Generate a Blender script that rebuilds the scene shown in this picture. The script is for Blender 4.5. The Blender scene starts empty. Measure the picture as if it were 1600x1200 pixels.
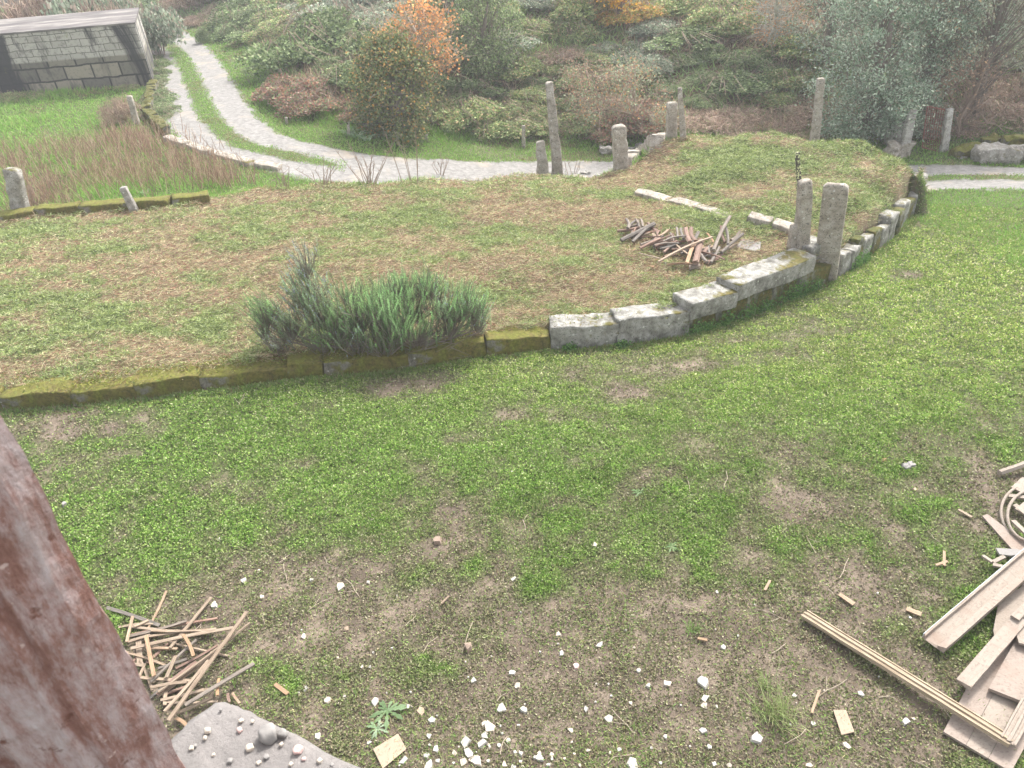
import bpy, bmesh, math, random
import numpy as np
from mathutils import Vector, Matrix, noise as mn

# ------------------------------------------------------------ camera, sky, sun, exposure
F, H = 1202.0, 5.2
PIT, ROL = math.radians(34.3), math.radians(5.5)
S = bpy.context.scene
COL = S.collection
cam = bpy.data.cameras.new('camera'); cob = bpy.data.objects.new('camera', cam); COL.objects.link(cob)
cR, sR, cP, sP = math.cos(ROL), math.sin(ROL), math.cos(PIT), math.sin(PIT)
AX = (cR, -sR*sP, -sR*cP); AY = (sR, cR*sP, cR*cP); AF = (0, cP, -sP)
cob.matrix_world = Matrix(((AX[0], AY[0], -AF[0], 0), (AX[1], AY[1], -AF[1], 0), (AX[2], AY[2], -AF[2], H), (0, 0, 0, 1)))
cam.sensor_width = 36; cam.lens = F/1600*36; cam.clip_start = .05; cam.clip_end = 2000
cam.dof.use_dof = True; cam.dof.focus_distance = 8.0; cam.dof.aperture_fstop = 9.0
S.camera = cob
W = bpy.data.worlds.new('World'); S.world = W; W.use_nodes = True
wn = W.node_tree; bg = wn.nodes['Background']
sky = wn.nodes.new('ShaderNodeTexSky'); sky.sky_type = 'NISHITA'; sky.sun_disc = False
SUN_EL, SUN_AZ = math.radians(48), math.radians(38)      # azimuth clockwise from +Y
sky.sun_elevation = SUN_EL; sky.sun_rotation = SUN_AZ; sky.dust_density = 4; sky.air_density = 1.0
hs = wn.nodes.new('ShaderNodeHueSaturation'); hs.inputs['Saturation'].default_value = .22
wn.links.new(sky.outputs[0], hs.inputs['Color']); wn.links.new(hs.outputs[0], bg.inputs[0]); bg.inputs[1].default_value = .105
sl = bpy.data.lights.new('sun', 'SUN'); sl.energy = 1.5; sl.angle = math.radians(10); sl.color = (1, .965, .92)
so = bpy.data.objects.new('sun', sl); COL.objects.link(so)
sd = Vector((math.sin(SUN_AZ)*math.cos(SUN_EL), math.cos(SUN_AZ)*math.cos(SUN_EL), math.sin(SUN_EL)))
so.rotation_euler = sd.to_track_quat('Z', 'Y').to_euler(); so.location = sd*60
S.view_settings.view_transform = 'Standard'; S.view_settings.look = 'None'; S.view_settings.gamma = 1
S.view_settings.exposure = 2.35

rnd = random.Random(7); rng = np.random.default_rng(11)

# ------------------------------------------------------------ helpers: noise and ground
def _h(ix, iy, s):
    n = (ix.astype(np.int64)*374761393 + iy.astype(np.int64)*668265263 + s*974634777) & 0x7fffffff
    n = ((n ^ (n >> 13))*1274126177) & 0x7fffffff
    return ((n ^ (n >> 16)) & 0xffff)/65535.0
def vn(x, y, s=0):
    x = np.asarray(x, float); y = np.asarray(y, float)
    ix = np.floor(x); iy = np.floor(y); fx = x-ix; fy = y-iy
    fx = fx*fx*(3-2*fx); fy = fy*fy*(3-2*fy)
    a = _h(ix, iy, s); b = _h(ix+1, iy, s); c = _h(ix, iy+1, s); d = _h(ix+1, iy+1, s)
    return (a+(b-a)*fx)*(1-fy)+(c+(d-c)*fx)*fy
def fbm(x, y, s=0, o=4):
    r = 0; a = .5; t = 0
    for i in range(o):
        r = r+a*vn(np.asarray(x)*2**i+i*17.3, np.asarray(y)*2**i-i*9.1, s+i); t += a; a *= .55
    return r/t
def ss(a, b, x):
    t = np.clip((np.asarray(x, float)-a)/(b-a), 0, 1); return t*t*(3-2*t)
def ray(px, py):
    x = px-800; y = 600-py
    return tuple(x*AX[i]+y*AY[i]+F*AF[i] for i in range(3))
def on(px, py, z=0.0):
    d = ray(px, py); t = (z-H)/d[2]; return Vector((d[0]*t, d[1]*t, z))
def march(px, py, f):
    d = ray(px, py); L = math.sqrt(sum(c*c for c in d)); d = [c/L for c in d]
    t = 1.0; st = .15
    while t < 160:
        x, y, z = d[0]*t, d[1]*t, H+d[2]*t
        if z < float(f(x, y)):
            lo, hi = t-st, t
            for _ in range(14):
                m = (lo+hi)/2
                if H+d[2]*m < float(f(d[0]*m, d[1]*m)): hi = m
                else: lo = m
            return Vector((d[0]*hi, d[1]*hi, H+d[2]*hi))
        t += st; st = .15+t*.006
    return Vector((x, y, z))
def proj(x, y, z):
    dz = z-H
    a = x*AX[0]+y*AX[1]+dz*AX[2]; b = x*AY[0]+y*AY[1]+dz*AY[2]; c = x*AF[0]+y*AF[1]+dz*AF[2]
    c = np.maximum(c, 1e-3)
    return 800+F*a/c, 600-F*b/c, c
def depth(p): return p[0]*AF[0]+p[1]*AF[1]+(p[2]-H)*AF[2]
def pxm(p): return depth(p)/F                      # metres per photo pixel at p

def zflat(x, y):
    x = np.asarray(x, float); y = np.asarray(y, float)
    z = -0.155*np.clip(y-6, 0, 11)*ss(-8, 4, x)
    z = z + .05*(fbm(x*.5, y*.5, 3)-.5)
    return z
def segdist(x, y, pts):
    x = np.asarray(x, float); y = np.asarray(y, float)
    best = np.full(np.broadcast(x, y).shape, 1e9); sg = np.ones_like(best)
    for (ax, ay), (bx, by) in zip(pts[:-1], pts[1:]):
        vx, vy = bx-ax, by-ay; t = np.clip(((x-ax)*vx+(y-ay)*vy)/(vx*vx+vy*vy+1e-12), 0, 1)
        dx, dy = x-ax-t*vx, y-ay-t*vy; d = np.sqrt(dx*dx+dy*dy)
        m = d < best; best = np.where(m, d, best); sg = np.where(m, np.sign(vx*dy-vy*dx), sg)
    return best, sg
def smooth_line(P, n=8):
    out = []
    for i in range(len(P)-1):
        p0 = P[max(i-1, 0)]; p1 = P[i]; p2 = P[i+1]; p3 = P[min(i+2, len(P)-1)]
        for k in range(n):
            t = k/n
            out.append(tuple(.5*((2*p1[j])+(-p0[j]+p2[j])*t+(2*p0[j]-5*p1[j]+4*p2[j]-p3[j])*t*t+(-p0[j]+3*p1[j]-3*p2[j]+p3[j])*t**3) for j in range(2)))
    out.append(tuple(P[-1][:2])); return out
hill_px = [(250, 36), (330, 62), (378, 110), (398, 150), (430, 182), (500, 197), (600, 212), (700, 217), (830, 234), (1000, 238), (1200, 236), (1400, 232), (1500, 228), (1650, 226)]
HL = [march(a, b, zflat) for a, b in hill_px]
HL = [(-70, 130)]+smooth_line([(p.x, p.y) for p in HL], 4)+[(HL[-1].x+9, HL[-1].y-.6), (90, 2.)]
def hilld(x, y):
    d, s = segdist(x, y, HL); return d*s
def zbase(x, y):
    z = zflat(x, y); d = hilld(x, y); dd = np.maximum(d, 0)
    rise = .26*dd*ss(0, 5, dd)+.14*ss(.2, 1.2, dd)
    z = z+rise+(fbm(np.asarray(x)*.12, np.asarray(y)*.12, 5)-.5)*1.3*ss(1, 9, dd)
    left = np.maximum(0, np.asarray(y, float)-48)*ss(0, 6, -d)*.22
    return z+left
# terrace outline (photo-measured corners turned into places on the ground)
wall_px = [(-140, 668), (0, 642), (100, 636), (200, 626), (350, 607), (500, 588), (600, 582), (700, 566), (862, 547), (966, 541), (1063, 527), (1150, 502), (1240, 467), (1300, 441), (1350, 408), (1400, 368), (1430, 333), (1443, 303)]
WB = [march(a, b, zflat) for a, b in wall_px]
WBL = [(p.x, p.y) for p in WB]
back_c = [(1443, 272, -.45), (1408, 236, -.1), (1335, 213, .05), (1200, 208, .15), (1072, 211, .1), (1044, 222, .02), (975, 266, -.3), (925, 282, -.3), (842, 277, -.25), (700, 286, -.2), (540, 288, -.05), (420, 296, .0), (340, 312, .08), (200, 322, .12), (0, 342, .15), (-160, 362, .2)]
BB = [on(a, b, c) for a, b, c in back_c]
hfront = [.18, .17, .17, .17, .17, .18, .19, .21, .27, .3, .38, .5, .52, .5, .42, .4, .4, .4]
HC = [(p.x, p.y, h) for p, h in zip(WB, hfront)]+[(p.x, p.y, p.z-float(zflat(p.x, p.y))) for p in BB]
for a_, b_, c_ in ((1050, 330, -.12), (1180, 300, -.05), (1300, 290, -.15), (600, 400, .1), (200, 450, .15), (880, 400, .0), (1150, 250, .08), (1350, 260, -.2)):
    p = on(a_, b_, c_); HC.append((p.x, p.y, p.z-float(zflat(p.x, p.y))))
def hterr(x, y):
    x = np.asarray(x, float); y = np.asarray(y, float); n_ = 0; d_ = 0
    for a, b, h in HC:
        w = 1/((x-a)**2+(y-b)**2+.25)**1.6; n_ = n_+w*h; d_ = d_+w
    return n_/d_
ztop = lambda x, y: zflat(x, y)+hterr(x, y)
inset = []
for i, p in enumerate(WBL):
    a = WBL[max(0, i-1)]; b = WBL[min(len(WBL)-1, i+1)]
    tx, ty = b[0]-a[0], b[1]-a[1]; L = math.hypot(tx, ty); inset.append((p[0]-ty/L*.17, p[1]+tx/L*.17))
TPOLY = inset+[(p.x, p.y) for p in BB]
def inpoly(x, y, poly):
    x = np.asarray(x, float); y = np.asarray(y, float); c = np.zeros(np.broadcast(x, y).shape, bool)
    n = len(poly)
    for i in range(n):
        x1, y1 = poly[i]; x2, y2 = poly[(i+1) % n]
        k = ((y1 > y) != (y2 > y)) & (x < (x2-x1)*(y-y1)/(y2-y1+1e-12)+x1)
        c ^= k
    return c
FR = inset; BK = [(p.x, p.y) for p in BB]
def zg(x, y):
    x = np.asarray(x, float); y = np.asarray(y, float)
    z = zbase(x, y); ins = inpoly(x, y, TPOLY)
    d1, _ = segdist(x, y, FR); d2, _ = segdist(x, y, BK)
    t = np.where(ins, np.minimum(ss(-.02, .08, d1), 1), 0)
    d3, _ = segdist(x, y, [FR[-1]]+BK[:2]); out = np.where(ins, 0, 1-ss(0, 1, d2/np.where(d3 <= d2+.02, .28, .9))); out = np.where((d2 < d1), out, 0)
    t = np.maximum(np.where(ins, t, 0), out)
    bump = .05*(fbm(x*.8, y*.8, 9)-.5)+.03*(vn(x*3, y*3, 8)-.5)
    return z+hterr(x, y)*t+bump*np.where(ins, 1, .5)
# lookup grids of the ground height, hill distance, terrace mask and track distance (the functions themselves are slow)
class Field:
    def __init__(s, f):
        s.g = []
        for x0, x1, y0, y1, h in ((-24, 14, 1, 24, .06), (-120, 120, -30, 170, .5)):
            X, Y = np.meshgrid(np.arange(x0, x1+h, h), np.arange(y0, y1+h, h)); s.g.append((x0, y0, h, f(X.ravel(), Y.ravel()).astype(float).reshape(X.shape)))
        s.l = [a[3].tolist() for a in s.g]
    def __call__(s, x, y):
        if isinstance(x, (float, int)):
            for k in (0, 1):
                x0, y0, h, A = s.g[k]; u = (x-x0)/h; v = (y-y0)/h
                if k == 1: u = min(max(u, 0), A.shape[1]-1.001); v = min(max(v, 0), A.shape[0]-1.001)
                if 0 <= u < A.shape[1]-1 and 0 <= v < A.shape[0]-1:
                    i = int(u); j = int(v); u -= i; v -= j; L = s.l[k]
                    return (L[j][i]*(1-u)+L[j][i+1]*u)*(1-v)+(L[j+1][i]*(1-u)+L[j+1][i+1]*u)*v
        out = None
        for k in (1, 0):
            x0, y0, h, A = s.g[k]; u = (np.asarray(x)-x0)/h; v = (np.asarray(y)-y0)/h; ok = (u >= 0) & (v >= 0) & (u < A.shape[1]-1) & (v < A.shape[0]-1)
            u = np.clip(u, 0, A.shape[1]-1.001); v = np.clip(v, 0, A.shape[0]-1.001); i = u.astype(int); j = v.astype(int); u = u-i; v = v-j
            r = (A[j, i]*(1-u)+A[j, i+1]*u)*(1-v)+(A[j+1, i]*(1-u)+A[j+1, i+1]*u)*v
            out = r if out is None else np.where(ok, r, out)
        return out
zg_full, hilld_full = zg, hilld
zflat_f = Field(zflat); zbase = Field(zbase); zg = Field(zg_full); hilld = Field(hilld_full)
interr = Field(lambda x, y: inpoly(x, y, TPOLY)); wallside = Field(lambda x, y: segdist(x, y, WBL)[1])
def g(px, py, dz=0): 
    p = march(px, py, zg); p.z += dz; return p

# ------------------------------------------------------------ helpers: tags, meshes, materials
def tag(o, label=None, cat=None, group=None, kind=None):
    if label: o['label'] = label
    if cat: o['category'] = cat
    if group: o['group'] = group
    if kind: o['kind'] = kind
    return o
def empty(name, loc, label, cat, group=None):
    o = bpy.data.objects.new(name, None); COL.objects.link(o); o.location = loc; o.empty_display_size = .1
    return tag(o, label, cat, group)
def link(name, me, m=None, parent=None, loc=None, smooth=False):
    if m is not None:
        me.materials.clear(); me.materials.append(m)
    if smooth: me.polygons.foreach_set('use_smooth', [True]*len(me.polygons))
    o = bpy.data.objects.new(name, me); COL.objects.link(o)
    if parent is not None: o.parent = parent
    if loc is not None: o.location = loc
    return o
def quads(name, V, C=None):
    """V (n,k,3) separate faces of k corners, C (n,3) real colour of each face"""
    V = np.asarray(V, np.float32); n, k = V.shape[:2]
    me = bpy.data.meshes.new(name); me.vertices.add(n*k); me.vertices.foreach_set('co', V.reshape(-1))
    me.loops.add(n*k); me.loops.foreach_set('vertex_index', np.arange(n*k, dtype=np.int32))
    me.polygons.add(n); me.polygons.foreach_set('loop_start', np.arange(0, n*k, k, dtype=np.int32))
    try: me.polygons.foreach_set('loop_total', np.full(n, k, np.int32))
    except Exception: pass
    me.update(calc_edges=True)
    if C is not None:
        a = me.attributes.new('tint', 'FLOAT_COLOR', 'FACE')
        a.data.foreach_set('color', np.concatenate([np.asarray(C, np.float32), np.ones((n, 1), np.float32)], 1).reshape(-1))
    return me
def leafquads(P, D, L, Wd, rg=rng):
    """diamond leaves: base P, unit direction D, length L, half width Wd"""
    n = len(P); r = rg.normal(size=(n, 3)); s = np.cross(D, r); s /= np.linalg.norm(s, axis=1, keepdims=True)+1e-9
    L = np.asarray(L).reshape(-1, 1); Wd = np.asarray(Wd).reshape(-1, 1)
    m = P+D*L*.45
    return np.stack([P, m+s*Wd, P+D*L, m-s*Wd], 1)
def tubes(segs, k=4):
    """segs: list of polylines [(p, r), ...] -> one mesh of thin tapered tubes"""
    vs = []; fs = []
    for pl in segs:
        b = len(vs); n = len(pl)
        for i, (p, r) in enumerate(pl):
            a = Vector(pl[max(i-1, 0)][0]); c = Vector(pl[min(i+1, n-1)][0]); t = (c-a).normalized()
            u = t.cross(Vector((0, 0, 1)) if abs(t.z) < .9 else Vector((1, 0, 0))).normalized(); w = t.cross(u)
            for j in range(k):
                an = 2*math.pi*j/k; vs.append(Vector(p)+u*math.cos(an)*r+w*math.sin(an)*r)
        for i in range(n-1):
            for j in range(k): fs.append((b+i*k+j, b+i*k+(j+1) % k, b+(i+1)*k+(j+1) % k, b+(i+1)*k+j))
        fs.append(tuple(b+j for j in range(k))[::-1]); fs.append(tuple(b+(n-1)*k+j for j in range(k)))
    me = bpy.data.meshes.new('t'); me.from_pydata([tuple(v) for v in vs], [], fs); return me

class NT:
    def __init__(s, name, rough=.9):
        s.m = bpy.data.materials.new(name); s.m.use_nodes = True; s.t = s.m.node_tree; s.b = s.t.nodes['Principled BSDF']
        s.b.inputs['Roughness'].default_value = rough; s.b.inputs['Specular IOR Level'].default_value = .25
        s.tc = s.t.nodes.new('ShaderNodeTexCoord')
    def nd(s, ty, **kw):
        n = s.t.nodes.new(ty)
        for k, v in kw.items(): setattr(n, k, v)
        return n
    def l(s, a, b): s.t.links.new(a, b)
    def mp(s, scale=(1, 1, 1), co='Object', rot=(0, 0, 0)):
        m = s.nd('ShaderNodeMapping'); m.inputs['Scale'].default_value = scale; m.inputs['Rotation'].default_value = rot; s.l(s.tc.outputs[co], m.inputs[0]); return m.outputs[0]
    def noise(s, sc, det=6, ro=.6, v=None, dist=0):
        n = s.nd('ShaderNodeTexNoise'); n.inputs['Scale'].default_value = sc; n.inputs['Detail'].default_value = det
        n.inputs['Roughness'].default_value = ro; n.inputs['Distortion'].default_value = dist
        s.l(v if v is not None else s.tc.outputs['Object'], n.inputs['Vector']); return n.outputs[0]
    def vor(s, sc, v=None, feat='F1', out=0):
        n = s.nd('ShaderNodeTexVoronoi', feature=feat); n.inputs['Scale'].default_value = sc
        s.l(v if v is not None else s.tc.outputs['Object'], n.inputs['Vector']); return n.outputs[out]
    def ramp(s, f, st):
        r = s.nd('ShaderNodeValToRGB'); e = r.color_ramp.elements
        while len(e) < len(st): e.new(.5)
        for q, (p, c) in zip(e, st): q.position = p; q.color = (*c, 1) if len(c) == 3 else c
        s.l(f, r.inputs[0]); return r.outputs[0]
    def thr(s, f, a, b):
        r = s.nd('ShaderNodeMapRange'); r.inputs[1].default_value = a; r.inputs[2].default_value = b; s.l(f, r.inputs[0]); return r.outputs[0]
    def mix(s, f, a, b, mode='MIX'):
        m = s.nd('ShaderNodeMix', data_type='RGBA', blend_type=mode)
        for so_, v in ((m.inputs[0], f), (m.inputs[6], a), (m.inputs[7], b)):
            if isinstance(v, (int, float)): so_.default_value = v
            elif isinstance(v, tuple): so_.default_value = (*v, 1)
            else: s.l(v, so_)
        return m.outputs[2]
    def math(s, op, a, b=0.0):
        m = s.nd('ShaderNodeMath', operation=op)
        for i, v in enumerate((a, b)):
            if isinstance(v, (int, float)): m.inputs[i].default_value = v
            else: s.l(v, m.inputs[i])
        return m.outputs[0]
    def attr(s, n):
        a = s.nd('ShaderNodeAttribute'); a.attribute_name = n; return a
    def rand(s):
        return s.nd('ShaderNodeObjectInfo').outputs['Random']
    def nz(s):
        gm = s.nd('ShaderNodeNewGeometry'); x = s.nd('ShaderNodeSeparateXYZ'); s.l(gm.outputs['Normal'], x.inputs[0]); return x.outputs[2]
    def bump(s, h, st=.5, d=.02):
        b = s.nd('ShaderNodeBump'); b.inputs['Strength'].default_value = st; b.inputs['Distance'].default_value = d; s.l(h, b.inputs['Height']); s.l(b.outputs[0], s.b.inputs['Normal'])
    def col(s, c): s.l(c, s.b.inputs['Base Color']); return s.m

def leafmat(name, rough=.85, trans=.0):
    n = NT(name, rough); a = n.attr('tint'); n.l(a.outputs['Color'], n.b.inputs['Base Color'])
    n.b.inputs['Specular IOR Level'].default_value = .12
    tr = n.nd('ShaderNodeBsdfTranslucent'); n.l(a.outputs['Color'], tr.inputs[0])
    mx = n.nd('ShaderNodeMixShader'); mx.inputs[0].default_value = .22
    out = n.t.nodes['Material Output']; n.l(n.b.outputs[0], mx.inputs[1]); n.l(tr.outputs[0], mx.inputs[2]); n.l(mx.outputs[0], out.inputs[0]); return n.m
M_leaf = leafmat('leaf')
def stonemat(name, base, dark, moss, mossamt=.5, light=(.62, .6, .55)):
    n = NT(name, .92)
    c = n.ramp(n.noise(7, 8, .65), [(.3, dark), (.45, base), (.62, light)])
    sp = n.thr(n.noise(55, 3, .7), .58, .66); c = n.mix(sp, c, (.035, .035, .03))
    sp2 = n.thr(n.noise(24, 5, .7), .6, .64); c = n.mix(n.math('MULTIPLY', sp2, .75), c, (.09, .088, .075))
    wl = n.thr(n.vor(9), .16, .1); c = n.mix(n.math('MULTIPLY', wl, .55), c, (.66, .66, .6))
    up = n.thr(n.nz(), .1, .8)
    mm = n.thr(n.math('ADD', n.noise(2.6, 6, .65), n.math('MULTIPLY', up, .12)), .72-.3*mossamt, .80-.3*mossamt)
    mc = n.mix(n.thr(n.noise(4.5, 6, .7), .42, .6), n.ramp(n.noise(26, 6, .75), [(.35, tuple(v*.35 for v in moss)), (.62, moss), (.75, tuple(v*1.4 for v in moss))]), n.ramp(n.noise(22, 6, .75), [(.35, (.05, .045, .015)), (.65, (.18, .145, .04))]))
    c = n.mix(mm, c, mc)
    n.bump(n.math('ADD', n.noise(30, 8, .7), n.math('MULTIPLY', n.noise(120, 3), .4)), .8, .02)
    return n.col(c)
M_granite = stonemat('granite', (.25, .23, .2), (.13, .12, .1), (.13, .13, .035), .2, (.38, .36, .33))
M_coping = stonemat('coping_granite', (.22, .21, .185), (.09, .085, .07), (.13, .13, .03), .32, (.36, .35, .32))
M_mossy = stonemat('mossy_granite', (.15, .14, .11), (.05, .05, .03), (.17, .175, .03), 1.05, (.27, .24, .2))
M_darkwall = stonemat('dark_mossy_granite', (.15, .145, .11), (.05, .052, .03), (.085, .10, .02), .85, (.26, .25, .2))  # granite toned darker than the coping, largely covered by dark green moss
M_post = stonemat('weathered_granite_post', (.29, .255, .21), (.14, .12, .095), (.2, .2, .08), .12, (.41, .37, .32))
M_boulder = stonemat('pale_boulder', (.33, .31, .28), (.13, .12, .11), (.16, .16, .04), .2, (.48, .46, .43))
def woodmat(name, a, b, cc):
    n = NT(name, .85); v = n.mp((1.2, 14, 14))
    c = n.ramp(n.noise(5, 8, .7, v, .3), [(.3, a), (.52, b), (.75, cc)])
    r = n.ramp(n.rand(), [(0, (.78, .76, .74)), (.5, (1, 1, 1)), (1, (1.12, 1.0, .9))])
    c = n.mix(1.0, c, r, 'MULTIPLY'); n.bump(n.noise(8, 6, .7, v), .5, .006); return n.col(c)
M_lath = woodmat('pale_lath_wood', (.14, .10, .07), (.27, .21, .155), (.36, .3, .23))
M_orange = woodmat('fresh_split_wood', (.19, .115, .07), (.30, .2, .125), (.38, .27, .18))
M_greywood = woodmat('grey_weathered_wood', (.08, .07, .06), (.17, .15, .13), (.27, .245, .22))
M_redwood = woodmat('reddish_wood', (.12, .07, .05), (.21, .14, .11), (.28, .21, .17))
def dustwood(name, a, b):
    n = NT(name, .9); v = n.mp((.8, 7, 7))
    c = n.mix(n.noise(6, 8, .7, v, .2), a, b)
    d = n.thr(n.noise(38, 6, .8), .52, .64); c = n.mix(n.math('MULTIPLY', d, .6), c, (.13, .095, .07)); c = n.mix(n.thr(n.noise(3, 7, .7), .5, .7), c, (.22, .16, .125))
    k = n.thr(n.vor(3.2, n.mp((.4, 3, 3)), 'DISTANCE_TO_EDGE'), .012, .004); c = n.mix(n.math('MULTIPLY', k, .5), c, (.2, .16, .13))
    n.bump(n.noise(40, 6), .4, .005); return n.col(c)
M_board = dustwood('dusty_painted_board', (.2, .165, .135), (.32, .275, .23))
M_panel = dustwood('dusty_door_panel', (.2, .16, .135), (.30, .25, .21))
M_mould = woodmat('moulded_pale_wood', (.14, .11, .075), (.27, .225, .165), (.37, .32, .25))
def plain(name, a, b, sc=12, rough=.9):
    n = NT(name, rough); c = n.mix(n.noise(sc, 6, .65), a, b); n.bump(n.noise(sc*3, 5), .35, .004); return n.col(c)
M_chip = plain('white_plaster', (.27, .25, .22), (.47, .45, .41), 25)
M_chip2 = plain('cream_plaster', (.34, .29, .235), (.5, .44, .37), 25)
M_pink = plain('pink_plaster', (.42, .28, .25), (.52, .38, .35), 25)
M_tan = plain('tan_board', (.26, .19, .135), (.34, .265, .2), 8)
M_brownst = plain('brown_stone', (.16, .11, .08), (.32, .25, .2), 20)
M_greyst = plain('grey_stone', (.17, .16, .15), (.27, .255, .24), 20)
M_bark = plain('bark', (.12, .1, .08), (.24, .2, .17), 10)
M_twig = plain('dry_twig', (.3, .24, .18), (.45, .38, .3), 14)
M_palebark = plain('pale_lichen_bark', (.25, .25, .21), (.5, .5, .43), 9)

# ------------------------------------------------------------ ground sheets
def grid_ground(xs, ys, name):
    X, Y = np.meshgrid(xs, ys); sh = X.shape
    Z = zg_full(X.ravel(), Y.ravel()).reshape(sh)
    me = bpy.data.meshes.new(name); n = X.size
    me.vertices.add(n); me.vertices.foreach_set('co', np.stack([X, Y, Z], -1).astype(np.float32).reshape(-1))
    i = np.arange(n).reshape(sh); q = np.stack([i[:-1, :-1], i[:-1, 1:], i[1:, 1:], i[1:, :-1]], -1).reshape(-1, 4)
    m = len(q); me.loops.add(m*4); me.loops.foreach_set('vertex_index', q.astype(np.int32).reshape(-1))
    me.polygons.add(m); me.polygons.foreach_set('loop_start', np.arange(0, m*4, 4, dtype=np.int32))
    me.update(calc_edges=True); return me, X.ravel(), Y.ravel()
def steps(a, b, c, d, fine, k=1.12):
    mid = list(np.arange(b, c, fine)); out = []; s = fine; x = b
    while x > a: s *= k; x -= s; out.append(x)
    lo = out[::-1]; s = fine; x = c; hi = [c]
    while x < d: s *= k; x += s; hi.append(x)
    return np.array(lo+mid+hi)
xs = steps(-400, -16, 12, 400, .085); ys = steps(-120, 1.5, 21, 400, .085)
gm, GX, GY = grid_ground(xs, ys, 'ground')
# greenness / brownness patches of the yard and the terrace, where the place has them
def patch(px, py, rx, ry, amp, f=None):
    p = march(px, py, zg); k = pxm(p); 
    return (p.x, p.y, rx*k, ry*k*F/ max(1, (H-p.z)/depth(p)*F)*1.0, amp)
YP = [patch(*a) for a in [(250, 720, 330, 110, .6), (600, 700, 260, 80, .45), (430, 800, 260, 70, .35), (850, 740, 200, 90, .25), (1450, 420, 170, 110, .45), (1250, 620, 260, 70, .3), (1500, 560, 150, 60, .25), (760, 960, 120, 60, .0),
    (900, 900, 220, 60, .2), (1330, 760, 220, 60, .15), (230, 870, 120, 50, .3), (1130, 1000, 70, 60, -1.2), (1190, 1060, 80, 40, -.9), (1330, 1120, 180, 80, -.55), (700, 1120, 260, 70, -.45), (1000, 1140, 300, 80, -.5), (1050, 960, 300, 60, -.25), (640, 950, 200, 50, -.35), (820, 650, 60, 25, -.7), (980, 615, 40, 18, -.8),
    (1060, 575, 110, 18, -.6), (650, 600, 80, 22, -.9), (1420, 430, 40, 14, -.9), (480, 725, 40, 15, -.6), (550, 890, 80, 22, -.35), (100, 670, 90, 20, -.55), (1230, 800, 60, 25, -.4), (760, 850, 160, 40, -.1), (1400, 900, 150, 60, -.1)]]
def yardgreen(x, y):
    fr_ = ss(5.2, 8.5, y+.25*x); r = .30+.38*fr_+(fbm(x*1.1, y*1.1, 21)-.5)*(1.3-.5*fr_)+(fbm(x*4, y*4, 33)-.5)*(1.4-.5*fr_)
    for cx, cy, rx, ry, a in YP: r = r+a*np.exp(-((x-cx)/rx)**2-((y-cy)/ry)**2)
    return np.clip(r, 0, 1)
TP = [patch(*a) for a in [(880, 335, 150, 26, -.6), (150, 560, 200, 40, -.35), (260, 540, 40, 16, -.9), (100, 420, 200, 25, -.3), (330, 318, 120, 14, -.6), (950, 430, 160, 30, -.35), (700, 390, 120, 30, -.1),
    (1200, 240, 180, 25, .35), (1150, 280, 150, 20, .1), (1350, 260, 80, 25, -.1), (1010, 270, 60, 18, -.8), (650, 300, 70, 10, .5), (250, 500, 200, 30, .2), (560, 330, 150, 15, .1), (1180, 350, 90, 20, .2), (800, 430, 60, 15, .2), (1100, 440, 60, 20, .2), (60, 360, 60, 14, .5)]]
def terrgreen(x, y):
    r = .47+(fbm(x*.9, y*1.6, 41)-.5)*1.7+(fbm(x*3.5, y*5, 43)-.5)*1.5
    for cx, cy, rx, ry, a in TP: r = r+a*np.exp(-((x-cx)/rx)**2-((y-cy)/ry)**2)
    return np.clip(r, 0, 1)
ins = inpoly(GX, GY, TPOLY); hd = hilld_full(GX, GY)
yg = yardgreen(GX, GY); tg = terrgreen(GX, GY)
far = np.clip(.8+(fbm(GX*.7, GY*.7, 55)-.5)*1.2, 0, 1)
isyard = (~ins) & (GY < 14.2+0*GX) & (hd < 0) & ((GX > -9.5) & ~((GX < 2) & (GY > 12)))
A = np.zeros((len(GX), 4), np.float32); A[:, 3] = 1
A[:, 0] = np.where(ins, tg, np.where(isyard, yg, far))            # greenness
A[:, 1] = np.where(ins, 1, np.where(hd > .6, .75, 0))                # straw / litter covered
A[:, 2] = ss(.3, 1.6, hd)                                         # hillside
at_ = gm.attributes.new('zone', 'FLOAT_COLOR', 'POINT'); at_.data.foreach_set('color', A.reshape(-1))
n = NT('earth_and_turf', .95)
z = n.nd('ShaderNodeSeparateColor'); n.l(n.attr('zone').outputs['Color'], z.inputs[0])
soil = n.ramp(n.noise(3, 9, .7), [(.28, (.07, .052, .038)), (.48, (.125, .097, .072)), (.68, (.24, .19, .145))])
soil = n.mix(n.thr(n.noise(70, 3, .7), .6, .7), soil, (.09, .08, .05))
grn = n.ramp(n.noise(9, 8, .7), [(.3, (.035, .045, .013)), (.6, (.09, .115, .035)), (.8, (.15, .17, .065))])
strw = n.ramp(n.noise(16, 9, .75), [(.3, (.08, .055, .036)), (.5, (.19, .14, .09)), (.7, (.3, .245, .155))])
ground = n.mix(z.outputs[1], soil, strw)
gf = n.thr(n.math('ADD', n.math('MULTIPLY', z.outputs[0], .75), n.math('MULTIPLY', n.noise(25, 6, .7), .5)), .36, .8)
c = n.mix(gf, ground, grn)
c = n.mix(n.math('MULTIPLY', z.outputs[2], .8), c, n.ramp(n.noise(1.3, 9, .7), [(.3, (.07, .06, .035)), (.5, (.17, .12, .085)), (.7, (.24, .17, .13))]))
n.bump(n.noise(22, 9, .75), .9, .03); n.col(c)
link('ground', gm, n.m, smooth=True); bpy.data.objects['ground']['kind'] = 'structure'

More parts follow.
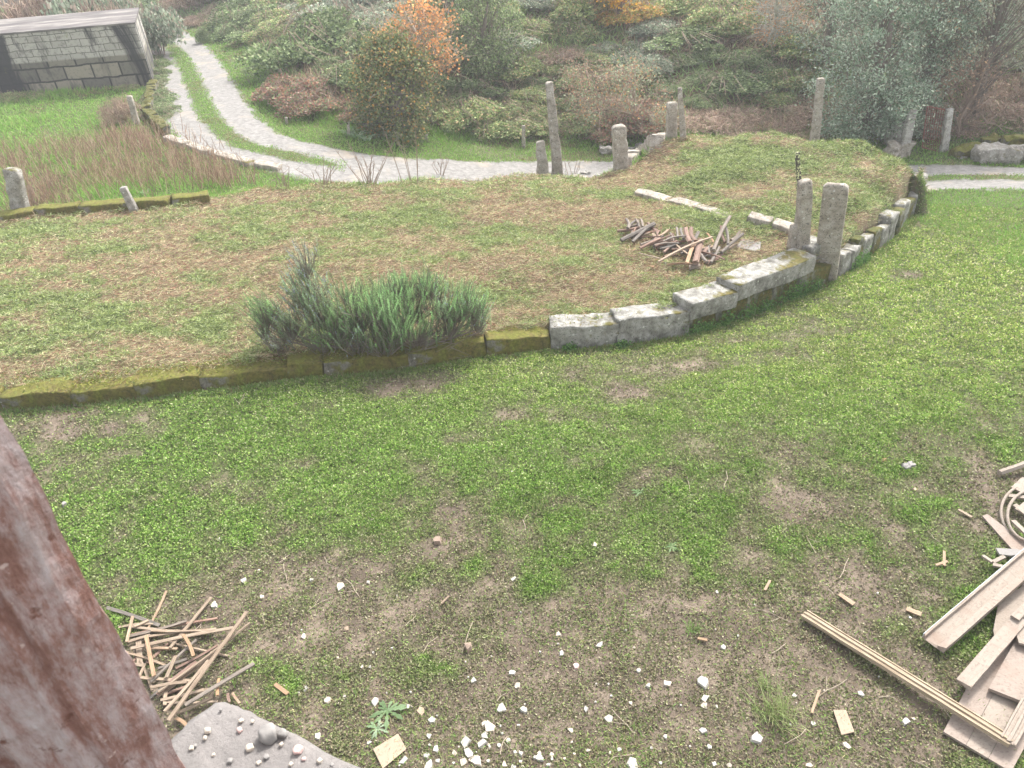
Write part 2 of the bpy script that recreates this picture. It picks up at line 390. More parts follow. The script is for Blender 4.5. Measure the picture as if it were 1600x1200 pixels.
# track: gravel ruts either side of a grassy middle
trk_px = [(238, 50), (279, 86), (305, 135), (324, 178), (362, 218), (405, 235), (480, 252), (545, 265), (620, 273), (700, 277), (850, 279), (930, 277), None, (1455, 281), (1600, 281), (1750, 281)]
TK = []
for q in trk_px:
    if q is None: TK += [(5.0, 18.2), (7.2, 17.0)]
    else: p = march(*q, zflat_f); TK.append((p.x, p.y))
print('track', [tuple(round(v, 1) for v in p) for p in TK]); print('rim', [tuple(round(v, 1) for v in p) for p in BB])
TKS = [(-34, 66)]+smooth_line(TK, 10)+[(26, TK[-1][1]-1.0), (60, 8)]
gap = .70
vs = []; fs = []; us = []
NA = 22
for i, p in enumerate(TKS):
    a = TKS[max(0, i-1)]; b = TKS[min(len(TKS)-1, i+1)]; tx, ty = b[0]-a[0], b[1]-a[1]; L = math.hypot(tx, ty); nx, ny = -ty/L, tx/L
    for k in range(NA+1):
        u = (k/NA-.5)*2.9; x, y = p[0]+nx*u, p[1]+ny*u
        vs.append((x, y)); us.append(u)
VX = np.array([v[0] for v in vs]); VY = np.array([v[1] for v in vs]); VU = np.array(us)
VZ = zg_full(VX, VY)+.035-.05*np.exp(-((np.abs(VU)-gap)/.25)**2)*0+.0
edge = ss(1.45, 1.2, np.abs(VU)) if False else 1-ss(1.2, 1.45, np.abs(VU))
VZ = VZ-.06*(1-edge)+.02*np.exp(-(VU/.25)**2)
me = bpy.data.meshes.new('track')
for i in range(len(TKS)-1):
    for k in range(NA):
        b = i*(NA+1)+k; fs.append((b, b+1, b+NA+2, b+NA+1))
me.from_pydata([tuple(v) for v in np.stack([VX, VY, VZ], 1)], [], fs)
a_ = me.attributes.new('across', 'FLOAT', 'POINT'); fade_ = ss(-4.6, -2.4, VX)*(1-ss(7.5, 9, VX)); acr_ = np.abs(np.abs(VU)-gap); acr_ = np.where(np.abs(VU) < gap, acr_*(1-.75*fade_), acr_); a_.data.foreach_set('value', acr_.astype(np.float32))
n = NT('track_gravel', .95)
ac = n.attr('across').outputs['Fac']
gr = n.ramp(n.noise(8, 9, .75), [(.28, (.10, .095, .09)), (.5, (.2, .19, .178)), (.72, (.31, .3, .28))])
gr = n.mix(n.thr(n.noise(45, 3, .6), .56, .68), gr, (.15, .14, .125))
gr = n.mix(n.thr(n.noise(1.1, 5, .6), .55, .7), gr, (.3, .255, .2))
ge = n.ramp(n.noise(9, 8, .7), [(.3, (.04, .055, .015)), (.6, (.08, .105, .03)), (.8, (.13, .13, .06))])
mk = n.thr(n.math('ADD', ac, n.math('MULTIPLY', n.math('SUBTRACT', n.noise(2.6, 9, .78), .5), .8)), .37, .52)
n.bump(n.noise(60, 5, .7), .6, .02); n.col(n.mix(mk, gr, ge))
tag(link('track', me, n.m, smooth=True), kind='structure')
trackd = Field(lambda x, y: segdist(x, y, TKS)[0])
def trackmask(x, y):
    d = trackd(x, y); w = .40+.4*(fbm(x*2.5, y*2.5, 77)-.5)
    inner = (d < gap) & (x > -3.4) & (x < 8.2)
    return (np.abs(d-gap) > w) & ~inner

# ------------------------------------------------------------ grass and ground cover (uncountable)
def tints(n, pal, wts, var=.25):
    pal = np.array(pal); idx = rng.choice(len(pal), n, p=np.array(wts)/sum(wts)); return pal[idx]*(1+var*(rng.random((n, 1))*2-1))
def scatter(n, r0, r1, a0, a1, pw=1.0):
    """world points round the house, density falling with distance"""
    r = r0*(r1/r0)**(rng.random(n)**pw); t = a0+(a1-a0)*rng.random(n); return r*np.sin(t), r*np.cos(t)
def inview(x, y, z, m=140):
    px, py, c = proj(x, y, z); return (px > -m) & (px < 1600+m) & (py > -m) & (py < 1200+m)
# yard: creeping small-leaved cover
N = 1900000
x, y = scatter(N, 2.6, 17, -1.05, 1.15)
k = (~(interr(x, y) > .5)) & inview(x, y, zflat_f(x, y)) & trackmask(x, y)
s1 = wallside(x, y); k &= ~((s1 > 0) & (y > 11.5) & (x < 5)) & ((s1 < 0) | (x > 6.5)) & (hilld(x, y) < 0)
x, y = x[k], y[k]
gq = yardgreen(x, y); k = rng.random(len(x)) < (.2+.8*gq)*(.45+.9*ss(.35, .6, fbm(x*7, y*7, 37))); x, y, gq = x[k], y[k], gq[k]
zz = zg(x, y); n_ = len(x); dist = np.sqrt(x*x+y*y+(H-zz)**2)
cl_ = vn(x*11, y*11, 15)*.6+vn(x*27, y*27, 16)*.4
P = np.stack([x, y, zz+.002+.035*cl_*gq], 1)
D = rng.normal(size=(n_, 3))*[1, 1, .0]; D[:, 2] = .25+.55*rng.random(n_); D /= np.linalg.norm(D, axis=1, keepdims=True)
L = (.010+.015*rng.random(n_))*(dist/6.5)**.8
C1 = tints(n_, [(.11, .20, .035), (.15, .25, .05), (.22, .29, .08), (.29, .33, .16)], [4, 4, 3, 1.5], .25)*(.9+.42*vn(x*6, y*6, 18))[:, None]*(1+np.array([.55, .28, .5])*ss(6, 10, y+.25*x)[:, None])
C2 = tints(n_, [(.19, .2, .09), (.23, .19, .125), (.29, .27, .18), (.13, .125, .075), (.19, .23, .09)], [3, 3, 2, 2, 2], .35)
f = (ss(.25, .85, gq+.35*(rng.random(n_)-.5)))[:, None]
q = leafquads(P, D, L, L*.34)
tag(link('ground_cover', quads('ground_cover', q, C1*f+C2*(1-f)), M_leaf), 'low creeping green ground cover spread over the yard', 'ground cover', kind='stuff')
print('yard', n_)
# taller blades mixed into the yard
x, y = scatter(170000, 2.8, 17, -1.05, 1.15); k = (~(interr(x, y) > .5)) & inview(x, y, zflat_f(x, y)) & trackmask(x, y)
s1 = wallside(x, y); k &= ((s1 < 0) | (x > 6.5)) & (hilld(x, y) < 0)
k &= rng.random(len(x)) < ss(.3, .8, fbm(x*1.7, y*1.7, 91))*.9+.05
x, y = x[k], y[k]; zz = zg(x, y); n_ = len(x); dist = np.sqrt(x*x+y*y+H*H)
D = rng.normal(size=(n_, 3)); D[:, 2] = .3+1.0*rng.random(n_); D /= np.linalg.norm(D, axis=1, keepdims=True)
L = (.03+.04*rng.random(n_))*(dist/7)**.4
q = leafquads(np.stack([x, y, zz], 1), D, L, .0022*(dist/6))
yard_blades = quads('grass', q, tints(n_, [(.15, .28, .06), (.25, .32, .10), (.36, .32, .17), (.28, .2, .12)], [4, 3, 1.6, 1], .25))
tag(link('grass', yard_blades, M_leaf), 'thin grass blades standing up out of the yard ground cover', 'grass', kind='stuff')
# terrace: strimmed straw and regrowth
x, y = scatter(1500000, 7.8, 20, -1.05, .75); k = (interr(x, y) > .5) & inview(x, y, 0)
x, y = x[k], y[k]; zz = zg(x, y); n_ = len(x); dist = np.sqrt(x*x+y*y+H*H); tg = terrgreen(x, y)
k = rng.random(n_) < .45+.55*np.abs(fbm(x*4, y*6, 61)-.2); x, y, zz, dist, tg = [v[k] for v in (x, y, zz, dist, tg)]; n_ = len(x)
isg = rng.random(n_) < .06+.92*ss(.15, .8, tg)
D = rng.normal(size=(n_, 3)); D[:, 2] = np.where(isg, .25+.6*rng.random(n_), .05+.22*rng.random(n_)); D[:, 0] *= 1.5; D /= np.linalg.norm(D, axis=1, keepdims=True)
L = np.where(isg, .035+.045*rng.random(n_), .035+.08*rng.random(n_))*(dist/11)**.6
Cg = tints(n_, [(.21, .27, .085), (.31, .36, .14), (.42, .45, .24), (.22, .28, .14)], [3, 4, 2, 1.5], .3)
Cs = tints(n_, [(.44, .38, .23), (.34, .24, .155), (.54, .48, .31), (.17, .105, .075), (.36, .19, .135), (.3, .33, .15)], [4, 3.5, 2.5, 2.2, 2.4, 2], .35)
q = leafquads(np.stack([x, y, zz+.004+.015*rng.random(n_)+.12*vn(x*4, y*5, 19)*vn(x*11, y*11, 20)], 1), D, L, np.where(isg, .0040, .0026)*(dist/10))
tag(link('mown_grass', quads('mown_grass', q, np.where(isg[:, None], Cg, Cs)), M_leaf), 'freshly cut straw and green regrowth covering the raised terrace', 'cut grass', kind='stuff')
print('terrace', n_)
# verges, left field and far meadow
x, y = scatter(900000, 13, 66, -.85, .85, .85); hd = hilld(x, y)
k = (~(interr(x, y) > .5)) & (hd < 1.3) & trackmask(x, y) & inview(x, y, zflat_f(x, y), 60); s1 = wallside(x, y); k &= ~((s1 < 0) & (x < 8)) 
x, y = x[k], y[k]; zz = zg(x, y); n_ = len(x); dist = np.sqrt(x*x+y*y+H*H)
td = trackd(x, y); mid = td < .5
D = rng.normal(size=(n_, 3)); D[:, 2] = .7+1.2*rng.random(n_); D /= np.linalg.norm(D, axis=1, keepdims=True)
tall = ss(1.6, 3.2, td)*ss(.3, .7, fbm(x*.6, y*.6, 71))
L = (.05+.05*rng.random(n_))*(1+2.0*tall)*np.where(mid, .6, 1)*(dist/22)**.3
C = tints(n_, [(.17, .33, .06), (.23, .40, .08), (.29, .37, .12), (.33, .31, .16)], [4, 4, 2, 1], .22)
dry = (fbm(x*.8, y*.8, 73) > .62)[:, None]; C = np.where(dry & (rng.random((n_, 1)) < .6), tints(n_, [(.3, .24, .13), (.22, .2, .1)], [1, 1]), C)
q = leafquads(np.stack([x, y, zz+np.where(mid, .05, 0)+np.where((td > .5) & (td < 1.3), .02, 0)], 1), D, L, .006*(dist/18)**.9)
tag(link('grass', quads('verge', q, C), M_leaf), 'bright green grass of the track verges and the left field', 'grass', kind='stuff')
# hillside litter: dead bracken and dry stalks between the bushes
x, y = scatter(330000, 15, 75, -.75, .85, .9); hd = hilld(x, y); k = (hd > .9) & inview(x, y, zbase(x, y), 60)
x, y = x[k], y[k]; zz = zg(x, y); n_ = len(x); dist = np.sqrt(x*x+y*y+H*H)
D = rng.normal(size=(n_, 3)); D[:, 2] = .3+1.3*rng.random(n_); D /= np.linalg.norm(D, axis=1, keepdims=True)
L = (.18+.32*rng.random(n_))*(dist/24)**.3
gz = (fbm(x*.25, y*.25, 81)+.25*(rng.random(n_)-.5) > .5)[:, None]
C = np.where(gz, tints(n_, [(.24, .35, .13), (.32, .42, .16), (.2, .26, .13)], [2, 2, 1]), tints(n_, [(.4, .29, .21), (.5, .4, .28), (.29, .2, .15), (.3, .31, .17)], [4, 3, 2, 3]))
q = leafquads(np.stack([x, y, zz], 1), D, L, .011*(dist/22))
tag(link('dry_undergrowth', quads('und', q, C), M_leaf), 'dead bracken and dry stalks covering the hillside between the bushes', 'undergrowth', kind='stuff')
# dry reddish stalks in front of the left field
V = []; Cc = []
cl = [(80, 330, 70, 26), (170, 265, 90, 26), (240, 235, 80, 22), (300, 262, 60, 20), (60, 300, 70, 30), (120, 240, 60, 18), (340, 285, 50, 14), (210, 290, 80, 20), (30, 260, 50, 26), (200, 222, 40, 12)]
for (cx, cy, rx, ry) in cl:
    for _ in range(230):
        p = march(cx+rnd.gauss(0, rx*.55), cy+rnd.gauss(0, ry*.5), zbase)
        if interr(p.x, p.y) > .5: continue
        hgt = rnd.uniform(.18, .6); lean = Vector((rnd.gauss(.0, .28), rnd.gauss(0, .25), 1)).normalized(); s = Vector((1, .3, 0)); w = .006
        q1 = p+lean*hgt*.55; q2 = p+lean*hgt+Vector((rnd.gauss(0, .05), 0, 0)); s = s*w
        col = rnd.choice([(.34, .22, .16), (.27, .17, .12), (.46, .36, .25), (.22, .15, .11)])
        V.append([p-s, p+s, q1+s*.8, q1-s*.8]); V.append([q1-s*.8, q1+s*.8, q2+s*.3, q2-s*.3]); Cc += [col, col]
        for _b in range(2):
            b0 = p+lean*hgt*rnd.uniform(.4, .9); b1 = b0+Vector((rnd.gauss(0, .06), rnd.gauss(0, .06), .08)); V.append([b0-s*.5, b0+s*.5, b1+s*.2, b1-s*.2]); Cc.append(col)
tag(link('dry_stalks', quads('st', np.array([[tuple(v) for v in q] for q in V]), np.array(Cc)), M_leaf), 'tall reddish dry weed stalks at the edge of the left field', 'weeds', kind='stuff')

# ------------------------------------------------------------ stones and posts
_cube = {}
def cubegrid(c):
    if c not in _cube:
        bm = bmesh.new(); bmesh.ops.create_cube(bm, size=1); bmesh.ops.subdivide_edges(bm, edges=bm.edges[:], cuts=c, use_grid_fill=True)
        bm.verts.ensure_lookup_table(); _cube[c] = ([tuple(v.co) for v in bm.verts], [tuple(v.index for v in f.verts) for f in bm.faces]); bm.free()
    return _cube[c]
def stone_mesh(dim, seed, rough=.05, rnd_=.25, cuts=7, taper=0):
    V, Fc = cubegrid(cuts); o = Vector((seed*7.13, seed*3.7, seed*1.9)); out = []; mx = max(dim); mnd = min(dim)
    for v in V:
        p = Vector(v); q = p*2; m = max(abs(q.x), abs(q.y), abs(q.z)); r = q.normalized()
        q = q.lerp(r*1.15, rnd_) if rnd_ < 1 else r
        p = Vector((q.x*dim[0]*.5*(1-taper*(p.z+.5)), q.y*dim[1]*.5, q.z*dim[2]*.5))
        d = mn.noise_vector((p+o)*(1.6/mx))*mx*rough*.8+mn.noise_vector((p+o)*(4/mnd)*.5)*mnd*rough*1.3
        out.append(p+d)
    me = bpy.data.meshes.new('stone'); me.from_pydata([tuple(v) for v in out], [], Fc); return me
def stone(name, loc, dim, rz, seed, m, parent=None, tilt=(0, 0), **kw):
    o = link(name, stone_mesh(dim, seed, **kw), m, parent, loc, smooth=True); o.rotation_euler = (tilt[0], tilt[1], rz); return o
def post_mesh(base, top, w0, w1, d0, seed, rings=12, rough=.09, yaw=0, sq=.32):
    vs = []; fs = []; K = 16; ax = (top-base); L = ax.length; axn = ax.normalized(); u = Vector((math.cos(yaw), math.sin(yaw), 0)); u = (u-axn*u.dot(axn)).normalized(); w = axn.cross(u)
    for i in range(rings+1):
        t = i/rings; ww = w0+(w1-w0)*t; dd = d0*(ww/w0)
        if i == rings: ww *= .72; dd *= .72
        c = axn*L*(t if i < rings else 1.0)
        if i == rings-1: c = axn*(L-.12*w1)
        for j in range(K):
            a = 2*math.pi*(j+.5)/K; ca, sa = math.cos(a), math.sin(a); e = sq
            x = math.copysign(abs(ca)**e, ca)*ww/2; y = math.copysign(abs(sa)**e, sa)*dd/2
            p = c+u*x+w*y; s = Vector((seed*5.1, seed, -seed*2)); p += mn.noise_vector(p*6+s)*w0*rough+mn.noise_vector(p*19+s)*w0*rough*.45
            vs.append(p)
    for i in range(rings):
        for j in range(K): fs.append((i*K+j, i*K+(j+1) % K, (i+1)*K+(j+1) % K, (i+1)*K+j))
    fs.append(tuple(rings*K+j for j in range(K)))
    me = bpy.data.meshes.new('post'); me.from_pydata([tuple(v) for v in vs], [], fs); return me
def upto(base, px, py):
    d = ray(px, py); t = base.y/d[1]; return Vector((d[0]*t, base.y, H+d[2]*t))
def post(name, bpx, tpx, wb, wt, seed, label, m=None, dr=.8, yaw=0, zf=zg, group='granite posts'):
    b = march(*bpx, zf); t = upto(b, *tpx); k = pxm(b); b0 = b-(t-b).normalized()*.15
    o = link(name, post_mesh(b0, t, wb*k, wt*k, wb*k*dr, seed, yaw=yaw), m or M_post, loc=b0)
    o.data.polygons.foreach_set('use_smooth', [True]*len(o.data.polygons))
    tag(o, label, 'stone post', group); return o
post('stone_post', (872, 274), (858, 128), 17, 11, 1, 'tallest thin leaning granite post standing beside the pale track')
post('stone_post', (849, 278), (844, 221), 21, 13, 2, 'short tapering granite stump just left of the tallest post')
post('stone_post', (970, 268), (967, 196), 23, 20, 3, 'stout square granite post at the foot of the sloping wall')
post('stone_post', (1049, 218), (1050, 159), 18, 15, 4, 'stout pale granite post at the top of the sloping wall', zf=ztop)
post('stone_post', (1068, 220), (1062, 137), 10, 6, 5, 'slender granite post touching the stout pale one', zf=ztop)
post('stone_post', (1017, 224), (1019, 180), 8, 7, 6, 'small granite post behind the sloping wall among brambles', zf=zbase)
post('stone_post', (818, 232), (818, 196), 6, 5, 7, 'little whitish granite post beyond the track in bright grass', zf=zbase)
post('stone_post', (1273, 216), (1283, 122), 13, 11, 8, 'tall lone granite post on the far rim of the mound', zf=ztop)
post('stone_post', (34, 334), (18, 263), 25, 21, 9, 'thick light granite post on the mossy wall at the far left', M_granite)
post('stone_post', (212, 333), (192, 292), 13, 10, 10, 'short granite stump leaning sharply over the mossy far wall', M_granite)
post('stone_post', (215, 196), (202, 150), 9, 8, 11, 'granite post at the corner of the left field', zf=zbase)
post('stone_post', (448, 194), (447, 183), 5, 4, 12, 'tiny pale stone stub at the bramble edge', zf=zbase)
post('stone_post', (545, 214), (544, 192), 5, 4, 13, 'small pale stake among ferns beside the track', zf=zbase)
post('stone_post', (666, 222), (666, 210), 5, 4, 14, 'tiny pale stub under the orange-leaved tree', zf=zbase)
post('stone_post', (1252, 392), (1258, 281), 22, 18, 15, 'square granite post rising behind the wall corner', M_post, 1.0)
post('stone_post', (1238, 392), (1243, 352), 15, 15, 16, 'low granite stump against the square post at the wall corner', M_post, 1.0)
# lichen stick strapped behind the square post
b = march(1249, 318, zg); t = upto(b, 1246, 238); n = NT('lichen_wood', .9); c = n.mix(n.thr(n.noise(30, 3, .6), .48, .55), (.07, .065, .05), (.5, .52, .28)); n.col(c)
b.y = march(1252, 392, zg).y+.2; b = upto(b, 1250, 330); t = upto(b, 1246, 238)
tag(link('stake', post_mesh(b, t, .085, .06, .07, 20), n.m, loc=b, smooth=True), 'dark stake blotched with yellow lichen behind the square granite post', 'stake')
# big flat slab post in front of the wall
b = march(1302, 441, zg); t = upto(b, 1322, 290); k = pxm(b)
b0 = b-(t-b).normalized()*.15
tag(link('slab_post', post_mesh(b0+Vector((-.1, .1, 0)), t+Vector((-.1, .1, 0)), .35, .36, .11, 22, 14, .03, math.radians(150), .16), M_post, loc=b0+Vector((-.1, .1, 0)), smooth=True), 'broad flat granite slab standing upright at the wall gap', 'stone slab', 'granite posts')

# ---- retaining wall of the yard
def along(px): # wall foot at photo column
    for a, b, pa, pb in zip(wall_px[:-1], wall_px[1:], WB[:-1], WB[1:]):
        if a[0] <= px <= b[0]:
            f = (px-a[0])/(b[0]-a[0]); return pa.lerp(pb, f)
    return WB[-1]
wl = empty('retaining_wall', along(300), 'low moss-covered stone kerb wall along the left of the yard', 'wall')
wr = empty('retaining_wall', along(1150), 'pale granite block wall curving up to the right of the yard', 'wall')
we = empty('retaining_wall', along(1400), 'rough edge-set stone wall curving away to the gravel track', 'wall')
def wall_stone(parent, pa, pb, z0, z1, th, seed, m, name='stone_block', off=0, **kw):
    a = along(pa); b = along(pb); d = (b-a); L = math.hypot(d.x, d.y); rz = math.atan2(d.y, d.x); nrm = Vector((-d.y, d.x, 0)).normalized()
    zb = (float(zflat(a.x, a.y))+float(zflat(b.x, b.y)))/2; c = (a+b)/2+nrm*(th/2+off); c.z = zb+(z0+z1)/2
    sl_ = math.atan2(float(zflat(b.x, b.y))-float(zflat(a.x, a.y)), L)
    o = stone(name, c-parent.location, (L*1.01, th, z1-z0), rz, seed, m, parent, (0, -sl_), **kw); return o
sd_ = 30
for pa, pb, h in [(-139, 8, .21), (8, 118, .2), (118, 215, .19), (215, 318, .21), (318, 452, .2), (452, 508, .22), (508, 640, .22), (640, 760, .23), (760, 862, .24)]:
    wall_stone(wl, pa, pb, -.1, h, .4, sd_, M_mossy, rough=.055, rnd_=.1, cuts=14); sd_ += 1
for pa, pb, h in [(862, 966, .33), (966, 1075, .37)]:
    wall_stone(wr, pa, pb, -.1, h, .38, sd_, M_coping, rough=.045, rnd_=.045, cuts=14); sd_ += 1
for pa, pb, h in [(1075, 1145, .50), (1145, 1262, .6)]:
    o = wall_stone(wr, pa, pb, h-.25, h, .42, sd_, M_coping, 'coping_stone', -.04, rough=.024, rnd_=.03, cuts=14); sd_ += 1
for pa, pb in [(1075, 1120), (1120, 1165), (1165, 1205), (1205, 1245), (1245, 1296)]:
    wall_stone(wr, pa, pb, -.1, .28+.05*(pa > 1100), .34, sd_, M_darkwall, 'foundation_stone', .03, rough=.05, rnd_=.12, cuts=8); sd_ += 1
c_ = along(1290); stone('corner_stone', Vector((c_.x-.22, c_.y+.34, float(zflat(c_.x, c_.y))+.46))-wr.location, (.42, .36, .3), .7, 61, M_coping, wr, rough=.05, rnd_=.12, cuts=9)
px = 1312
while px < 1441:
    w = rnd.uniform(7, 13)*(1.15-.35*(px-1312)/130); hh = rnd.uniform(.36, .5)
    wall_stone(we, px, min(px+w, 1443), -.1, hh, rnd.uniform(.16, .26), sd_, rnd.choice([M_coping, M_coping, M_darkwall]), 'edge_stone', rnd.uniform(-.04, .05), rough=.08, rnd_=.2, cuts=6); sd_ += 1; px += w
V_ = []; C_ = []
for _ in range(9000):
    px = rnd.uniform(-120, 1075); a = along(px); b = along(px+2); nn_ = Vector((-(b-a).y, (b-a).x, 0)).normalized(); w_ = rnd.random()**.8; dens = vn(a.x*2.3, w_*2, 5)
    if rnd.random() > dens*(1.1 if px < 862 else .25): continue
    zz_ = (.215 if px < 862 else .34); p = a+nn_*(w_*.42+.0); p.z = float(zflat(a.x, a.y))+zz_-.01+rnd.uniform(0, .012); d = Vector((rnd.gauss(0, 1), rnd.gauss(-.3, 1), rnd.uniform(.1, .8))).normalized(); V_.append((p-wl.location, d)); C_.append(rnd.choice([(.2, .22, .04), (.28, .27, .07), (.14, .16, .04), (.17, .12, .05), (.24, .2, .1), (.12, .17, .05)]))
PA = np.array([tuple(v[0]) for v in V_]); DA = np.array([tuple(v[1]) for v in V_]); LA = rng.uniform(.02, .06, len(PA))
tag(link('moss_tufts', quads('moss', leafquads(PA, DA, LA, LA*.13), np.array(C_)), M_leaf, wl), kind='stuff')
# ---- other low walls: sloping wall, kerb line, mossy far wall, field wall
def run(name, pts, lens, h, th, m, label, up=.0, zf=zg, cuts=8, part='stone_block', rough=.05):
    P = [march(*p, zf) for p in pts]; e = empty(name, P[0], label, 'wall'); global sd_
    for a, b in zip(P[:-1], P[1:]):
        d = b-a; L = math.hypot(d.x, d.y); k = max(1, round(L/lens)); 
        for i in range(k):
            p = a.lerp(b, i/k); q = a.lerp(b, (i+1)/k); c = (p+q)/2; hh = h*rnd.uniform(.85, 1.1)
            stone(part, Vector((c.x, c.y, c.z+up+hh/2-.06))-e.location, (L/k*.98, th*rnd.uniform(.85, 1.1), hh+.08), math.atan2(d.y, d.x)+rnd.gauss(0, .02), sd_, m, e, (0, -math.atan2((q-p).z, L/k)), rough=rough, rnd_=.15, cuts=cuts); sd_ += 1
    return e
run('stone_wall', [(975, 266), (1003, 248), (1024, 234), (1046, 222)], .7, .3, .3, M_post, 'low granite wall sloping between the two stout posts')
run('stone_kerb', [(895, 276), (940, 286)], .7, .06, .2, M_post, 'short flush stone kerb at the foot of the tallest post')
run('stone_kerb', [(992, 303), (1050, 316), (1090, 326), (1140, 342)], .8, .10, .24, M_post, 'flush line of granite kerbstones crossing the terrace above the firewood')
run('stone_kerb', [(1168, 343), (1205, 354), (1242, 366)], .9, .15, .26, M_post, 'flush granite kerb running into the square post')
run('stone_wall', [(-80, 360), (0, 346), (60, 338), (130, 332), (200, 327), (270, 322), (330, 314)], 1.0, .2, .3, M_mossy, 'mossy stone kerb between the terrace and the left field')
run('stone_wall', [(243, 136), (236, 160), (232, 182), (262, 214)], .34, .28, .26, M_darkwall, 'overgrown mossy field wall running down from the barn', zf=zbase, part='field_stone', rough=.12, cuts=8)
run('stone_kerb', [(262, 222), (330, 244), (400, 262), (440, 268)], 1.0, .16, .25, M_post, 'pale low stone edging between stalks and track', zf=zbase)
def boulder(px, py, w, h, seed, label, m=M_boulder, dz=0, zf=zg, d=None, grp=None, name='boulder'):
    p = march(px, py, zf); k = pxm(p); o = stone(name, p+Vector((0, 0, h*k*.42+dz)), (w*k, (d or w)*k*.6, h*k), rnd.uniform(-.3, .3), seed, m, rough=.17, rnd_=.3, cuts=13); return tag(o, label, 'boulder', grp)
boulder(1402, 244, 36, 24, 70, 'pinkish flat-bottomed boulder under the white one by the gate', M_post, zf=zbase)
boulder(1400, 226, 34, 30, 71, 'white boulder resting beside the left gate post', zf=zbase, dz=.1)
boulder(1555, 252, 60, 24, 72, 'long grey boulder at the base of the ruined wall', M_granite, zf=zbase)
boulder(1592, 250, 44, 22, 73, 'grey boulder at the right end of the ruined wall', M_granite, zf=zbase)
boulder(1548, 228, 32, 16, 74, 'small moss-topped boulder on the ruined wall', M_mossy, zf=zbase)
boulder(1582, 230, 40, 18, 75, 'larger mossy boulder topping the ruined wall', M_mossy, zf=zbase)
boulder(1508, 244, 44, 16, 76, 'low moss-patched rock in the verge right of the gate', M_mossy, zf=zbase)
boulder(1502, 248, 15, 7, 77, 'little white stone in front of the moss-patched rock', zf=zbase)
boulder(950, 240, 24, 12, 78, 'pale rock behind the stout post beyond the track', M_granite, zf=zbase)
for i, (px, py, s) in enumerate([(985, 238, 12), (1000, 232, 14), (1012, 236, 10), (1028, 228, 12), (1000, 240, 9), (975, 244, 9)]):
    boulder(px, py, s, s*.7, 80+i, 'small rubble stone behind the sloping wall', M_granite, zf=zbase, grp='rubble behind the sloping wall', name='rubble_stone')
for i, (px, py, s) in enumerate([(915, 274, 14), (932, 276, 9), (905, 278, 8), (946, 272, 8)]):
    boulder(px, py, s, s*.5, 90+i, 'pale stone lying in the leaf litter between the posts', M_boulder, grp='stones between the posts', name='loose_stone')
boulder(1419, 730, 20, 7, 95, 'flat grey stone lying in the right of the yard', M_greyst, name='loose_stone')
# ---- iron gate
n = NT('rusty_iron', .8); n.col(n.mix(n.noise(12, 5), (.13, .045, .035), (.22, .09, .07))); M_rusti = n.m
gb = march(1471, 237, zbase); yb = gb.y
def gp(px, py): return upto(gb, px, py)
ge_ = empty('iron_gate', gb, 'rusty red iron bar gate hanging open from its granite post', 'gate')
cs = [gp(1441, 230), gp(1467, 237), gp(1479, 172), gp(1449, 166)]; cs = [c+Vector((0, dy, 0)) for c, dy in zip(cs, (.0, .0, .0, .0))]
def bars(name, lst, r): 
    o = link(name, tubes([[(a-gb, r), (b-gb, r)] for a, b in lst], 6), M_rusti, ge_); return o
bars('gate_frame', [(cs[0], cs[1]), (cs[1], cs[2]), (cs[2], cs[3]), (cs[3], cs[0])], .016)
for i in range(1, 8):
    f = i/8; bars('gate_bar', [(cs[0].lerp(cs[1], f), cs[3].lerp(cs[2], f))], .008)
for f in (.12, .25, .38, .5, .62, .75, .88): bars('gate_rail', [(cs[0].lerp(cs[3], f), cs[1].lerp(cs[2], f))], .006)
post('stone_post', (1411, 243), (1426, 170), 13, 12, 17, 'left granite gate post beside the white boulder', M_boulder, zf=zbase)
post('stone_post', (1474, 238), (1484, 169), 12, 9, 18, 'right granite gate post carrying the rusty gate', M_boulder, zf=zbase)

BP = []; BL = []
def footline(pts, n_, o0, o1, L0, L1):
    for _ in range(n_):
        i = rnd.randrange(len(pts)-1); a, b = pts[i], pts[i+1]; t = rnd.random(); dx, dy = b[0]-a[0], b[1]-a[1]; L = math.hypot(dx, dy)+1e-6
        if rnd.random() > min(1, L/1.0): continue
        o_ = rnd.uniform(o0, o1); x_ = a[0]+dx*t+dy/L*o_; y_ = a[1]+dy*t-dx/L*o_
        if rnd.random() > .35+.9*float(vn(x_*2, y_*2, 63)): continue
        BP.append((x_, y_, float(zg(x_, y_))-.005)); BL.append(rnd.uniform(L0, L1))
footline(WBL, 26000, .0, .16, .03, .1); footline(WBL, 14000, -.62, -.42, .04, .09)
footline([(p.x, p.y) for p in ([WB[-1]]+BB[:3])], 9000, -.12, .35, .05, .12)
for o in list(COL.objects):
    if o.name.startswith(('stone_post', 'slab_post', 'boulder')):
        for _ in range(150):
            a = rnd.random()*6.283; r_ = rnd.uniform(.05, .24); x_, y_ = o.location.x+math.cos(a)*r_, o.location.y+math.sin(a)*r_; BP.append((x_, y_, float(zg(x_, y_))-.01)); BL.append(rnd.uniform(.05, .13))
n_ = len(BP); PA = np.array(BP); D = rng.normal(size=(n_, 3)); D[:, 2] = .6+1.1*rng.random(n_); D /= np.linalg.norm(D, axis=1, keepdims=True); LA = np.array(BL); dist = np.linalg.norm(PA, axis=1)
tag(link('grass', quads('foot', leafquads(PA, D, LA, .0032*(dist/9)), tints(n_, [(.12, .2, .05), (.19, .28, .08), (.3, .27, .15), (.2, .13, .08)], [4, 4, 1.5, 1.5], .3)), M_leaf), 'longer grass gathering at the foot of the walls and posts', 'grass', kind='stuff')

